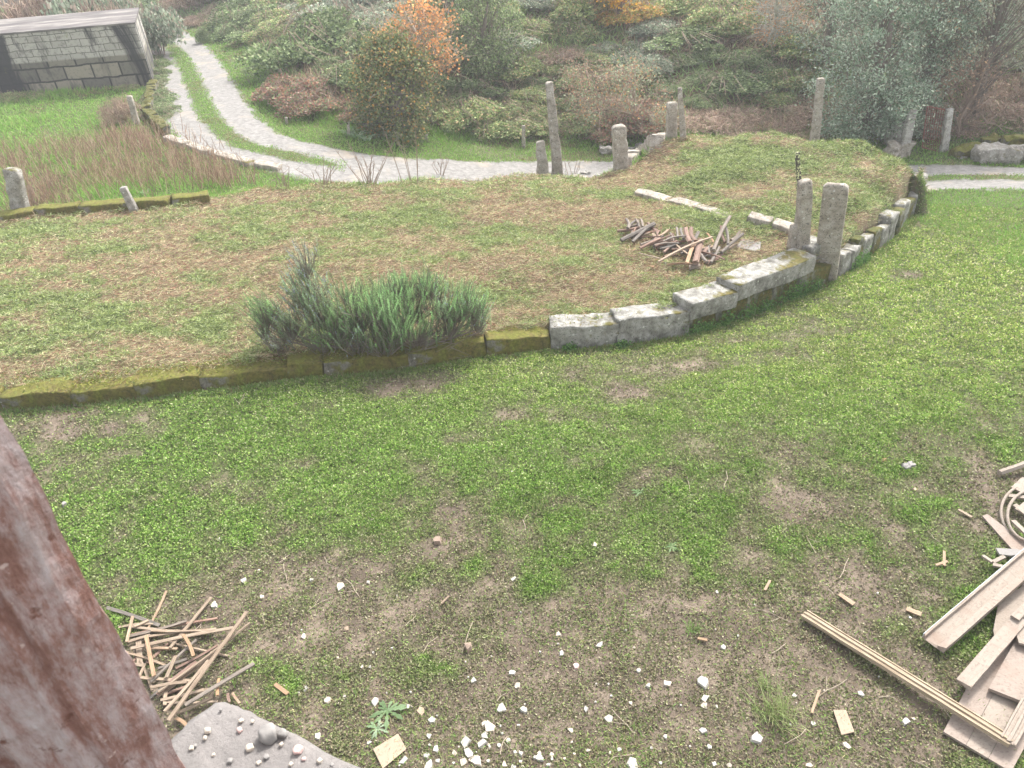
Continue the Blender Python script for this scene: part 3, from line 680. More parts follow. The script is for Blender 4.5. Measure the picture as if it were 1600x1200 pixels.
# ------------------------------------------------------------ barn at the upper left
n = NT('stained_block_wall', .95)
v = n.mp((1, 1, 1)); 
def bricks(n, w, h, vec, sc=1.0, mort=.012):
    b = n.nd('ShaderNodeTexBrick'); n.l(vec, b.inputs['Vector']); b.inputs['Scale'].default_value = 1; b.inputs['Brick Width'].default_value = w; b.inputs['Row Height'].default_value = h
    b.inputs['Mortar Size'].default_value = mort; b.inputs['Mortar Smooth'].default_value = .3
    b.inputs['Color1'].default_value = (.31, .29, .255, 1); b.inputs['Color2'].default_value = (.42, .395, .35, 1); b.inputs['Mortar'].default_value = (.12, .115, .10, 1); return b
sep = n.nd('ShaderNodeSeparateXYZ'); n.l(n.tc.outputs['Object'], sep.inputs[0]); cmb = n.nd('ShaderNodeCombineXYZ'); n.l(n.math('ADD', sep.outputs[0], sep.outputs[1]), cmb.inputs[0])
n.l(n.math('ADD', sep.outputs[2], n.math('MULTIPLY', n.noise(2.2, 3), .12)), cmb.inputs[1])
b1 = bricks(n, .44, .2, cmb.outputs[0]); b2 = bricks(n, .85, .42, cmb.outputs[0], mort=.03); b2.inputs['Color1'].default_value = (.13, .12, .10, 1); b2.inputs['Color2'].default_value = (.27, .24, .185, 1); b2.inputs['Mortar'].default_value = (.03, .03, .025, 1)
lo = n.thr(sep.outputs[2], 1.0, .94); c = n.mix(lo, b1.outputs[0], b2.outputs[0])
st = n.noise(1.0, 8, .68, n.mp((.75, .75, .2)), .8); sm = n.thr(st, .53, .44); c = n.mix(n.math('MULTIPLY', sm, .95), c, (.022, .022, .025))
fs_ = n.thr(n.noise(9, 6, .7), .5, .68); c = n.mix(n.math('MULTIPLY', fs_, .6), c, (.05, .05, .047))
ms = n.thr(n.noise(1.6, 5, .6), .66, .74); c = n.mix(n.math('MULTIPLY', ms, .8), c, (.12, .14, .03))
n.bump(n.math('ADD', b1.outputs[1], n.noise(20, 5)), -.5, .03); M_block = n.col(c)
n = NT('stained_concrete_roof', .9); c = n.ramp(n.noise(1.2, 8, .65, n.mp((.5, 1.6, 1))), [(.3, (.045, .04, .04)), (.5, (.12, .108, .103)), (.7, (.27, .25, .225))]); n.bump(n.noise(9, 6), .4, .02); M_roof = n.col(c)
B0 = march(241, 133, zbase); B1 = march(0, 152, zbase); dr = (B1-B0); dr.z = 0; dr.normalize(); nb = Vector((dr.y, -dr.x, 0)); 
nb = Vector((B0.x, B0.y, 0)).normalized(); nb.rotate(Matrix.Rotation(math.radians(-4), 3, 'Z'))
top = upto(B0, 208, 38); BH = top.z-B0.z
dB = 3.4
barn = empty('barn', B0, 'stained concrete-block barn with a flat slab roof at the upper left', 'barn')
def boxm(pts8):
    me = bpy.data.meshes.new('b'); me.from_pydata([tuple(p) for p in pts8], [], [(0, 1, 2, 3)[::-1], (4, 5, 6, 7), (0, 1, 5, 4), (1, 2, 6, 5), (2, 3, 7, 6), (3, 0, 4, 7)]); return me
def wallbox(p, q, th, z0, z1, inward):
    a = p; b = q; c = q+inward*th; d = p+inward*th
    return boxm([Vector((v.x, v.y, z0)) for v in (a, b, c, d)]+[Vector((v.x, v.y, z1)) for v in (a, b, c, d)])
O = Vector((0, 0, 0)); Lf = 16.
link('front_wall', wallbox(O, dr*Lf, .3, -.4, BH, nb), M_block, barn)
link('side_wall', wallbox(nb*.302, nb*dB, .3, -.4, BH-.003, dr), M_block, barn)
link('side_wall', wallbox(dr*(Lf-.3)+nb*.302, dr*(Lf-.3)+nb*dB, .3, -.4, BH-.003, dr), M_block, barn)
link('rear_wall', wallbox(nb*(dB+.002), dr*Lf+nb*(dB+.002), .3, -.4, BH, nb), M_block, barn)
r_ = bmesh.new(); 
pv = [-dr*.04-nb*.02, dr*(Lf+.2)-nb*.02, dr*(Lf+.2)+nb*(dB+.4), -dr*.06+nb*(dB+.4)]
rm = boxm([Vector((p.x, p.y, BH+.003)) for p in pv]+[Vector((p.x, p.y, BH+.06)) for p in pv]); r_.free()
link('roof', rm, M_roof, barn)
# crumbling wall behind the barn
run('stone_wall', [(-60, 14), (30, 10), (110, 4)], 1.2, 1.7, .5, M_granite, 'old stone wall hidden in vines behind the barn', zf=zbase)

# ------------------------------------------------------------ bushes and trees
def bush_mesh(seed, n_, rad, hgt, pal, wts, ls=(.05, .1), lw=.35, lump=.35, fill=.25, up=.2):
    rg = np.random.default_rng(seed); K = 26
    # several overlapping lobes make an uneven outline with gaps
    ca = rg.random(K)*2*np.pi; cr = np.sqrt(rg.random(K))*rad*.72; cz = hgt*(1-(cr/rad)**2)*rg.uniform(.25, .8, K); crad = rad*rg.uniform(.16, .42, K)
    idx = rg.integers(0, K, n_); d = rg.normal(size=(n_, 3)); d /= np.linalg.norm(d, axis=1, keepdims=True); d[:, 2] = np.abs(d[:, 2])*.95-.1*rg.random(n_)
    rr = crad[idx]*(1-fill*rg.random(n_)**1.5)*(1+.22*(rg.random(n_)-.3))
    P = np.stack([ca*0, ca*0, ca*0], 1)[idx]; P = np.stack([np.cos(ca)*cr, np.sin(ca)*cr, cz], 1)[idx]+d*rr[:, None]*[1, 1, hgt/rad*1.1]
    P[:, 2] = np.maximum(P[:, 2], .02)
    D = d*.5+rg.normal(size=(n_, 3))*.8; D[:, 2] += up; D /= np.linalg.norm(D, axis=1, keepdims=True)
    L = rg.uniform(ls[0], ls[1], n_); pal = np.array(pal); w = np.array(wts)/sum(wts)
    lobe = rg.random(K)[idx]**1.3; ci = rg.choice(len(pal), n_, p=w); cc = pal[ci]*(1+.3*(rg.random((n_, 1))-.5))*(.85+.8*lobe[:, None])
    me = quads('leaves', leafquads(P, D, L, L*lw, rg), cc)
    stems = []
    for i in range(22):
        a = rg.random()*6.28; r = rad*rg.uniform(.5, 1.1); h = hgt*rg.uniform(.7, 1.25)
        p0 = Vector((math.cos(a)*r*.1, math.sin(a)*r*.1, -.1)); p1 = Vector((math.cos(a)*r*.55, math.sin(a)*r*.55, h)); p2 = Vector((math.cos(a+.3)*r, math.sin(a+.3)*r, h*.5))
        stems.append([(p0, .012), (p0.lerp(p1, .6)+Vector((0, 0, .1)), .01), (p1, .008), (p2, .004)])
    return me, tubes(stems, 3)
G1 = [(.15, .205, .085), (.21, .26, .125), (.28, .31, .18), (.08, .115, .055)]
pals = {
 'dark': (G1, [4, 4, 2, 3], 'dark green bramble mound on the hillside'),
 'mid': ([(.21, .265, .105), (.29, .33, .16), (.13, .17, .075), (.38, .28, .17)], [4, 3, 3, 1.6], 'mid green bramble mound on the hillside'),
 'red': ([(.24, .13, .10), (.34, .19, .12), (.2, .15, .11), (.18, .22, .11), (.28, .21, .17)], [3, 2, 3, 3, 2], 'reddish-brown bramble mound on the hillside'),
 'grey': ([(.23, .27, .19), (.32, .34, .26), (.15, .19, .13), (.32, .26, .21)], [4, 3, 3, 1.5], 'grey-green scrub mound on the hillside'),
 'brown': ([(.33, .24, .19), (.44, .34, .26), (.22, .16, .12), (.24, .26, .15)], [4, 3, 3, 1], 'dry brown bracken clump on the hillside'),
 'gold': ([(.42, .27, .08), (.36, .19, .08), (.2, .22, .07), (.3, .28, .1)], [3, 2, 3, 2], 'golden-leaved bush on the hillside'),
}
M_stem = plain('bramble_stem', (.2, .14, .11), (.34, .26, .2), 9)
protos = {}
for kk, (pal, wts, lab) in pals.items():
    for v_ in range(3):
        th = kk in ('brown',)
        protos[(kk, v_)] = bush_mesh(hash_ := sum(map(ord, kk))*3+v_, 6500 if not th else 5000, 1.0, .75, pal, wts, (.04, .085) if not th else (.08, .2), .36 if not th else .06, up=.2 if not th else .6)
        for m_ in protos[(kk, v_)][1:]: m_.materials.append(M_stem)
        protos[(kk, v_)][0].materials.append(M_leaf)
def bush(kk, x, y, s, sz, label=None, name='bramble_bush', cat='bush', grp=None):
    p = Vector((x, y, float(zg(x, y))-.05)); v_ = rnd.randrange(3); a, b = protos[(kk, v_)]
    e = empty(name, p, label or pals[kk][2], cat, grp or pals[kk][2].replace(' mound', ' mounds').replace(' clump', ' clumps').replace(' bush ', ' bushes ')); e.rotation_euler.z = rnd.uniform(0, 6.28); e.scale = (s, s, sz)
    o = bpy.data.objects.new('foliage', a); COL.objects.link(o); o.parent = e
    if depth(p) < 34:
        o = bpy.data.objects.new('stems', b); COL.objects.link(o); o.parent = e
    return e
# what grows where on the hill, read from the photograph
zones = [(470, 140, 90, 'red'), (420, 100, 40, 'gold'), (410, 150, 30, 'gold'), (500, 170, 80, 'red'), (520, 95, 110, 'dark'), (480, 60, 120, 'mid'), (560, 20, 150, 'grey'), (380, 20, 90, 'dark'), (330, 40, 60, 'brown'), (600, 90, 70, 'dark'), (760, 150, 100, 'dark'), (770, 190, 90, 'mid'), (800, 120, 60, 'mid'), (850, 60, 110, 'mid'), (880, 90, 40, 'brown'), (700, 20, 70, 'dark'),
         (820, 20, 80, 'grey'), (970, 20, 50, 'gold'), (1040, 20, 60, 'mid'), (1000, 60, 60, 'grey'), (1100, 90, 90, 'dark'), (1150, 140, 90, 'dark'), (1120, 40, 80, 'mid'), (1170, 190, 90, 'brown'), (1120, 190, 60, 'brown'), (930, 200, 60, 'red'), (960, 140, 60, 'brown'), (1000, 110, 60, 'grey'), (1250, 60, 60, 'brown'), (1240, 100, 60, 'mid'), (1230, 150, 50, 'mid'), (1230, 190, 40, 'brown'), (1200, 20, 60, 'brown'),
         (1400, 190, 60, 'grey'), (1560, 180, 80, 'brown'), (1520, 200, 60, 'brown'), (1570, 60, 60, 'grey'), (870, 170, 50, 'mid'), (640, 190, 60, 'mid'), (540, 60, 60, 'brown')]
placed = []
tries = 0
while len(placed) < 265 and tries < 9000:
    tries += 1
    px, py = rnd.uniform(-20, 1640), rnd.uniform(-60, 226)
    p = march(px, py, zbase)
    hdv = float(hilld(p.x, p.y))
    if hdv < .75 or p.y > 75: continue
    s = rnd.uniform(.55, 1.25)*(1 if p.y < 26 else 1.35)*(1 if p.y < 40 else 1.5)
    if hdv < s*.75+.1: s = max(.5, hdv-.1)
    if any((q[0]-p.x)**2+(q[1]-p.y)**2 < (.55*(q[2]+s))**2 for q in placed): continue
    if 395 < px < 450 and 70 < py < 108: continue
    w = [(math.hypot((px-a)/c, (py-b)/c*1.4)+rnd.uniform(0, .8), kk) for a, b, c, kk in zones]; kk = min(w)[1]
    hz_ = 'at the foot of the hillside' if hdv < 3 else ('halfway up the hillside' if hdv < 9 else 'high on the hillside')
    vt_ = next(t for lim, t in ((420, 'right of the far track'), (590, 'left of the orange-leaved tree'), (700, 'around the orange-leaved tree'), (845, 'left of the tallest post'), (960, 'behind the tallest post'), (1080, 'behind the stout posts'), (1200, 'right of the slender post'), (1300, 'left of the lone post'), (1500, 'behind the iron gate'), (9999, 'right of the iron gate')) if px < lim)
    lab_ = pals[kk][2].replace(' on the hillside', '')+' '+hz_+' '+vt_
    placed.append((p.x, p.y, s)); bush(kk, p.x, p.y, s*1.2, s*rnd.uniform(.55, 1.0)*(.7 if kk == 'brown' else 1), lab_, grp=lab_.replace('mound', 'mounds', 1))
print('bushes', len(placed))
# scrub beyond the left of the track, hiding the far field edge
for px, py, kk, s in [(20, 24, 'brown', 1.3), (70, 20, 'grey', 1.4), (120, 16, 'brown', 1.5), (175, 12, 'grey', 1.4), (205, 8, 'brown', 1.5), (-30, 22, 'dark', 1.4), (150, 0, 'brown', 2), (90, 2, 'dark', 2.), (200, -4, 'grey', 2.2), (245, 22, 'grey', 1.5), (30, 2, 'red', 1.6)]:
    p = march(px, py, zbase); q = B0+dr*((241-px)/241*10.6)+nb*(dB+1.6+rnd.uniform(0, 1.3)); bush(kk, q.x, q.y, s*.9, s*1.75, kk and {'brown': 'tangle of bare brown vines behind the barn', 'grey': ('grey-green scrub behind the barn, '+('near its left end' if px < 100 else 'near the track')), 'dark': 'dark green scrub behind the barn', 'red': 'reddish scrub behind the barn roof'}[kk], 'scrub_bush', grp={'brown': 'brown vines behind the barn', 'grey': 'grey scrub behind the barn', 'dark': 'dark scrub behind the barn', 'red': 'red scrub'}[kk])
# low green weeds: along the barn foot, the field wall, beside the track bend
for px, py, s in [(10, 158, .5), (35, 156, .5), (60, 153, .35), (205, 140, .35), (190, 138, .3), (228, 160, .3)]:
    p = march(px, py, zbase); bush('mid', p.x, p.y, s, s*.8, 'green nettle clump at the foot of the barn wall', 'nettle_clump', 'weeds', 'nettles at the barn foot')
for i in range(16):
    px, py, s = 244+rnd.gauss(0, 2.5)+i*.5, 92+i*6.3, rnd.uniform(.35, .6)
    p = march(px, py, zbase); bush('dark', p.x, p.y, s*1.1, s*.6, 'ivy-green bush between the field wall and the track', 'hedge_bush', 'bush', 'bushes between field wall and track')
p = march(192, 192, zbase); bush('brown', p.x, p.y, .6, .9, 'small yellow-brown shrub left of the field corner post', 'shrub')
p = march(322, 68, zbase); bush('dark', p.x, p.y, .35, .9, 'tiny dark shrub alone on the green bank above the track', 'shrub')

def tree(name, base, hgt, spread, n_, pal, wts, label, seed, ls=(.05, .1), lw=.28, trunk_r=.1, nlimb=9, z0=.35, barkm=None, clusters=60, extra=None, drop=0, crad=.32, shape=None, droop=0):
    rg = np.random.default_rng(seed); rr = random.Random(seed); e = empty(name, base, label, 'tree')
    segs = [[(Vector((0, 0, -.2)), trunk_r*1.2), (Vector((rr.gauss(0, .08), rr.gauss(0, .08), hgt*.25)), trunk_r), (Vector((rr.gauss(0, .15), rr.gauss(0, .15), hgt*.6)), trunk_r*.6), (Vector((rr.gauss(0, .2), rr.gauss(0, .2), hgt*.95)), trunk_r*.15)]]
    tips = []
    for i in range(clusters):
        t = rr.uniform(z0, 1.0); a = rr.uniform(0, 6.283); prof = shape(t) if shape else math.sin(math.pi*min(1, max(.08, (t-z0)/(1-z0)*.85+.12)))**.6
        r = spread*prof*math.sqrt(rr.uniform(.15, 1)); tips.append(Vector((math.cos(a)*r, math.sin(a)*r, t*hgt)))
    limbs = []
    for i, tp in enumerate(tips):
        st = Vector((0, 0, tp.z*rr.uniform(.3, .7))); md = st.lerp(tp, .5)+Vector((rr.gauss(0, .12), rr.gauss(0, .12), rr.uniform(0, .25)))
        r0 = trunk_r*(.35 if i < nlimb else .14); limbs.append([(st, r0), (md, r0*.6), (tp, r0*.2)])
        for _ in range(4):
            q = tp+Vector((rr.gauss(0, .3), rr.gauss(0, .3), rr.gauss(.1-droop, .25))); limbs.append([(md.lerp(tp, rr.uniform(.2, .9)), .009), (q, .004)])
    tk_ = link('trunk', tubes(segs, 8), barkm or M_bark, e, smooth=True); link('branches', tubes(limbs, 4), barkm or M_bark, tk_)
    if n_:
        T = np.array([tuple(t) for t in tips]); idx = rg.integers(0, len(T), n_); cz = rg.uniform(.5, 1.25, len(T))*crad
        d = rg.normal(size=(n_, 3)); P = T[idx]+d*cz[idx][:, None]*[.62, .62, .5]; P[:, 2] = np.maximum(P[:, 2]-droop*rg.random(n_), .03)
        D = rg.normal(size=(n_, 3)); D[:, 2] += .15-droop*2; D /= np.linalg.norm(D, axis=1, keepdims=True); L = rg.uniform(ls[0], ls[1], n_)
        pal = np.array(pal); cb = .95+.6*rg.random(len(T))[idx]; C = pal[rg.choice(len(pal), n_, p=np.array(wts)/sum(wts))]*(1+.3*(rg.random((n_, 1))-.5))*cb[:, None]
        link('crown', quads('crown', leafquads(P, D, L, L*lw, rg), C), M_leaf, e)
    return e
def tbase(px, py): return march(px, py, zbase)
OLV = [(.22, .28, .2), (.31, .36, .28), (.13, .19, .12), (.38, .42, .33), (.26, .22, .16)]
tree('olive_tree', tbase(1345, 218), 3.9, 1.55, 21000, OLV, [4, 3, 3, 1.5, .6], 'dense grey-green olive tree behind the tall lone post', 5, (.06, .11), .2, .12, z0=.05, clusters=95, crad=.36)
tree('olive_tree', tbase(1432, 185), 4.1, 1.5, 15000, OLV, [4, 3, 3, 1.5, 1.2], 'grey-green olive tree behind the iron gate', 6, (.06, .11), .2, .13, z0=.28, clusters=80, crad=.34)
tree('willow_tree', tbase(1520, 190), 4.2, 1.7, 9000, [(.24, .26, .18), (.3, .28, .21), (.34, .22, .12), (.2, .22, .15)], [4, 3, .7, 3], 'half-bare grey tree right of the gate, leaning trunk', 7, (.06, .1), .2, .13, z0=.35, barkm=M_bark, clusters=85, crad=.36)
tree('willow_tree', tbase(1600, 150), 4.2, 1.8, 7000, [(.24, .26, .18), (.3, .28, .21), (.2, .22, .15)], [4, 3, 3], 'sparse grey-green tree at the right edge of the photo', 8, (.06, .1), .2, .1, z0=.25, barkm=M_palebark, clusters=80, crad=.4)
tree('olive_tree', tbase(1290, 110), 3.2, 1.6, 9000, OLV, [4, 3, 3, 1.5, 1], 'grey-green tree up the slope behind the olive', 9, (.06, .11), .2, .1, z0=.2, clusters=70, crad=.36)
tree('ivy_tree', tbase(628, 212), 2.5, 1.15, 17000, [(.13, .16, .07), (.2, .2, .09), (.34, .2, .07), (.09, .12, .05), (.3, .22, .1)], [4, 3, 1.2, 3, 1], 'ivy-draped shrub tree with yellowing leaves hanging to the ground', 10, (.05, .09), .4, .12, z0=.03, clusters=85, crad=.32, droop=.25)
tree('hawthorn_tree', tbase(672, 188), 3.0, 1.25, 2300, [(.55, .26, .10), (.5, .29, .14), (.38, .22, .13), (.18, .2, .1)], [4, 3, 2, 2], 'bare-twigged tree with bright orange leaves above the ivy-draped one', 11, (.06, .1), .42, .1, z0=.45, clusters=75, crad=.26, barkm=M_twig)
tree('dark_shrub_tree', tbase(765, 118), 2.3, 1.3, 9000, G1+[(.16, .17, .12)], [4, 4, 2, 3, 2], 'dark green rounded tree right of the orange-leaved tree', 12, (.05, .09), .38, .1, z0=.1, clusters=60, crad=.34)
tree('dark_shrub_tree', tbase(705, 60), 2.6, 1.2, 7000, G1, [4, 4, 2, 3], 'dark tree high on the slope behind the orange-leaved tree', 13, (.06, .1), .38, .1, z0=.1, clusters=50, crad=.34)
tree('golden_tree', tbase(965, 40), 2.9, 1.5, 5500, [(.66, .42, .06), (.6, .34, .07), (.45, .22, .06), (.2, .2, .08)], [4, 3, 2, 1], 'golden-yellow leaved tree at the top of the photo', 14, (.07, .11), .42, .1, z0=.3, clusters=50, crad=.32)
tree('bare_shrub', tbase(990, 212), 1.9, 1.5, 4200, [(.34, .22, .15), (.42, .24, .1), (.26, .28, .19), (.2, .24, .14)], [2, 1, 3, 3], 'leafless brown thicket behind the stout square post', 15, (.04, .08), .3, .05, z0=.2, barkm=M_stem, clusters=34, crad=.36, droop=.2)
tree('bare_shrub', tbase(930, 190), 1.7, 1.3, 3000, [(.3, .2, .14), (.2, .22, .14)], [3, 2], 'leafless pale thicket behind the tallest post', 16, (.04, .08), .3, .05, z0=.2, barkm=M_stem, clusters=26, crad=.36, droop=.2)
tree('bare_shrub', tbase(1500, 214), 1.9, 1.0, 500, [(.3, .2, .14)], [1], 'bare brown twiggy shrub just right of the gate', 17, (.04, .08), .3, .05, z0=.2, barkm=M_stem, clusters=45, crad=.4)
tree('bare_shrub', tbase(1210, 80), 2.2, 1.0, 1500, [(.4, .22, .12), (.2, .2, .14)], [2, 1], 'bare grey tree on the slope left of the olive', 18, (.05, .08), .3, .06, z0=.2, barkm=M_palebark, clusters=80, crad=.4)

# lean saplings and stalk clumps on the rear edge of the terrace
def sapling(px, py, hpx, n_, seed, label, fan=.5, leaf=0, grp=None):
    p = march(px, py, zg); k = pxm(p); rr = random.Random(seed); segs = []; lv = []
    for i in range(n_):
        h = hpx*k*rr.uniform(.45, 1.05); a = rr.uniform(0, 6.28); f = rr.uniform(.1, fan); d = Vector((math.cos(a)*f, math.sin(a)*f*.6, 1)).normalized(); s = Vector((rr.gauss(0, .06), rr.gauss(0, .06), -.03))
        m_ = s+d*h*.55+Vector((rr.gauss(0, .02), 0, 0)); t_ = s+d*h+Vector((math.cos(a)*f*.1, 0, 0)); segs.append([(s, .008), (m_, .006), (t_, .003)])
        for _ in range(3):
            b_ = m_.lerp(t_, rr.random()); segs.append([(b_, .004), (b_+Vector((rr.gauss(0, .05), rr.gauss(0, .05), .08)), .002)])
    e = empty('bare_sapling', p, label, 'sapling', grp); link('stems', tubes(segs, 4), M_stem, e); return e
sapling(578, 292, 80, 16, 1, 'clump of bare brown shoots fanning out before the track', .7)
sapling(645, 288, 95, 5, 2, 'pair of tall thin bare shoots right of the fanned clump', .25)
sapling(690, 276, 40, 8, 3, 'low bare shoots near the track, rightmost of the shoots', .6)
sapling(505, 292, 50, 10, 4, 'short bare twigs left of the fanned clump', .8)
sapling(446, 296, 40, 9, 5, 'low tangle of bare twigs by the terrace edge', .9)
sapling(57, 326, 45, 26, 6, 'dense brown twig bundle beside the thick left post', .9)
sapling(893, 275, 34, 5, 7, 'dead brown weed at the foot of the tallest post', .5)
# ferns
def fern(px, py, hpx, seed, label, zf=zbase, c=((.26, .36, .2), (.35, .42, .28), (.18, .3, .12)), grp='pale ferns'):
    p = march(px, py, zf); k = pxm(p); rr = random.Random(seed); V = []; Cc = []
    for i in range(9):
        a = rr.uniform(0, 6.28); h = hpx*k*rr.uniform(.7, 1.1); pts = [Vector((math.cos(a), math.sin(a), 0))*h*.75*t+Vector((0, 0, h*(1.1*t-.75*t*t))) for t in [j/9 for j in range(10)]]
        sd2 = Vector((-math.sin(a), math.cos(a), 0))
        for j in range(1, 9):
            w = h*.3*(1-j/10); 
            for s in (-1, 1):
                b_ = pts[j]; t_ = b_+sd2*s*w+(pts[min(9, j+1)]-pts[j])*.5; wd = (pts[j]-pts[j-1])*.4; V.append([b_, (b_+t_)/2+wd, t_, (b_+t_)/2-wd]); Cc.append(rr.choice(c))
    o = link('fern', quads('fern', np.array([[tuple(v) for v in q] for q in V]), np.array(Cc)), M_leaf, loc=p); return tag(o, label, 'fern', grp)
for i, (px, py) in enumerate([(548, 212), (560, 218), (590, 216), (605, 214), (620, 222), (575, 222)]): fern(px, py, 24, i, 'pale green fern in the verge below the ivy-draped tree')
fern(228, 305, 16, 9, 'broad-leaved pale weed behind the mossy far kerb', zg, grp=None)

# ------------------------------------------------------------ rosemary bush spilling over the kerb
rb = march(600, 560, zg); rb = along(590)+Vector((0, .3, .2))
ro = empty('rosemary_bush', rb, 'sprawling grey-green rosemary bush spilling over the mossy kerb', 'bush')
kk = pxm(rb)
def rp(px, py, dy): # point over the bush, at the bush's distance plus dy
    d = ray(px, py); t = (rb.y+dy)/d[1]; return Vector((d[0]*t, rb.y+dy, H+d[2]*t))-rb
rr = random.Random(5); V = []; Cc = []; br = []
# main boughs: (photo col, row of shoot tips' base, count, spread x, spread y, length px, density kind)
lobes = [(418, 500, 40, 18, 18, 46, .10, 'g'), (455, 520, 60, 26, 22, 50, .1, 'b'), (480, 470, 55, 26, 22, 50, .25, 'b'), (478, 425, 26, 14, 22, 42, .35, 'p'), (500, 500, 60, 26, 26, 52, .15, 'b'), (525, 520, 55, 26, 20, 50, .05, 'g'), (560, 510, 60, 26, 20, 48, .1, 'g'), (545, 470, 14, 18, 14, 40, .3, 'g'),
         (600, 500, 50, 22, 18, 60, .0, 'l'), (615, 520, 50, 22, 20, 56, -.1, 'l'), (645, 490, 55, 28, 20, 48, .15, 'g'), (625, 458, 50, 26, 12, 34, .35, 'l'), (665, 455, 55, 28, 12, 34, .35, 'g'), (700, 490, 45, 24, 16, 42, .15, 'b'), (725, 485, 45, 20, 14, 44, .15, 'g'), (745, 505, 26, 12, 14, 36, .1, 'b'), (435, 545, 14, 14, 6, 34, .05, 'p'), (600, 545, 30, 24, 10, 40, -.15, 'g'), (505, 545, 24, 22, 8, 40, .0, 'g'), (575, 480, 34, 30, 20, 44, .2, 'g'), (560, 545, 30, 30, 14, 40, -.1, 'b'), (650, 530, 40, 30, 16, 44, -.1, 'g'), (700, 515, 34, 26, 14, 40, 0, 'l'), (745, 490, 24, 14, 14, 36, .1, 'g'), (415, 515, 26, 12, 16, 40, .1, 'g')]
pc = {'g': [(.11, .21, .07), (.15, .26, .09), (.07, .13, .05)], 'b': [(.13, .22, .10), (.18, .27, .14), (.09, .15, .06)], 'l': [(.12, .23, .08), (.16, .28, .11), (.08, .15, .055)], 'p': [(.17, .22, .14), (.23, .27, .19), (.13, .16, .1)]}
root = Vector((0, 0, -.12))
for (cx, cy, nn, sx, sy, lp, dy, kd) in lobes:
    c0 = rp(cx, cy+10, dy); br.append([(root, .03), (root.lerp(c0, .5)+Vector((0, 0, -.06)), .02), (c0, .008)])
    for i in range(int(nn*2.3)):
        b_ = rp(cx+rr.gauss(0, sx*.68), cy-4+rr.gauss(0, sy*.75), dy+rr.gauss(0, .16)); 
        ln = lp*kk*rr.uniform(.35, .85); d = Vector((rr.gauss((cx-590)/420, .24), rr.gauss(-.05, .3), 1)).normalized()
        br.append([(c0.lerp(b_, .4)-Vector((0, 0, .05)), .005), (b_, .004), (b_+d*ln, .0015)])
        u = d.cross(Vector((1, 0, .2))).normalized(); w = d.cross(u); cb = rr.choice(pc[kd]); sh = rr.uniform(1.2, 1.8)
        m_ = int(ln/.0075)
        for j in range(m_):
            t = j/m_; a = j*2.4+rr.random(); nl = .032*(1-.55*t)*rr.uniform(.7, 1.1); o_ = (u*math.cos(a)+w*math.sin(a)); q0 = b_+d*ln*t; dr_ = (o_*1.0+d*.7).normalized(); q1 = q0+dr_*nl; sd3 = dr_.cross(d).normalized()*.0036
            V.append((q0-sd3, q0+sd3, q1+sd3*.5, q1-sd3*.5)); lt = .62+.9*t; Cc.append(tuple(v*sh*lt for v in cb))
        if kd in 'bp' and rr.random() < .3:
            for _ in range(6):
                q0 = b_+d*ln*rr.uniform(.5, 1); V.append((q0, q0+Vector((.008, 0, .004)), q0+Vector((.008, .0, .014)), q0+Vector((0, .003, .01)))); Cc.append((.42, .42, .56))
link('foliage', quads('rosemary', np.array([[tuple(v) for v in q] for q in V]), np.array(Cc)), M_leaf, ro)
for i in range(34):
    a = rp(rr.uniform(560, 720), rr.uniform(515, 560), rr.uniform(-.2, .1)); br.append([(a, .006), (a+Vector((rr.gauss(0, .16), -.05, rr.gauss(-.06, .05))), .004), (a+Vector((rr.gauss(0, .25), -.12, rr.gauss(-.14, .05))), .002)])
link('branches', tubes(br, 4), M_bark, ro); print('rosemary', len(V))

# ------------------------------------------------------------ planks, laths, rubble in the yard
def bar_mesh(L, w, h, seed, prof=None, seg=10, wob=.0):
    """prism along X of the given profile [(y,z)...], slightly warped, with ragged ends"""
    pr = prof or [(-w/2, 0), (w/2, 0), (w/2, h), (-w/2, h)]; rr = random.Random(seed); K = len(pr); vs = []; fs = []; b1_, b2_ = rr.gauss(0, wob), rr.gauss(0, wob)
    for i in range(seg+1):
        t = i/seg; ox = (t-.5)*L; oy = b1_*math.sin(math.pi*t); oz = b2_*math.sin(math.pi*t)
        for (y_, z_) in pr:
            ex = rr.uniform(-.3, .3)*w if i in (0, seg) and L > 4*w else 0
            vs.append((ox+ex*.5, y_+oy+rr.gauss(0, w*.012), z_+oz+rr.gauss(0, h*.02)))
    for i in range(seg):
        for j in range(K): fs.append((i*K+j, i*K+(j+1) % K, (i+1)*K+(j+1) % K, (i+1)*K+j))
    fs.append(tuple(range(K))[::-1]); fs.append(tuple(seg*K+j for j in range(K)))
    me = bpy.data.meshes.new('bar'); me.from_pydata(vs, [], [f[::-1] for f in fs]); 
    bm = bmesh.new(); bm.from_mesh(me); bmesh.ops.recalc_face_normals(bm, faces=bm.faces); bm.to_mesh(me); bm.free(); return me
def bar(name, a, b, w, h, seed, m, parent=None, prof=None, roll=0, wob=0, zoff=0, po=None):
    d = b-a; L = d.length; o = link(name, bar_mesh(L, w, h, seed, prof, wob=wob), m, parent); c = (a+b)/2
    if po is not None: c = c-po
    c.z += zoff
    xa = d.normalized(); za = Vector((0, 0, 1)); ya = za.cross(xa).normalized(); za = xa.cross(ya)
    Mx = Matrix((xa, ya, za)).transposed().to_4x4(); o.matrix_local = Matrix.Translation(c) @ Mx @ Matrix.Rotation(roll, 4, 'X'); return o
def zo(px, py, dz): # point dz above the ground on the sight line of a measured corner
    d = ray(px, py); p = march(px, py, zg); t = (p.z+dz-H)/d[2]; return Vector((d[0]*t, d[1]*t, p.z+dz))
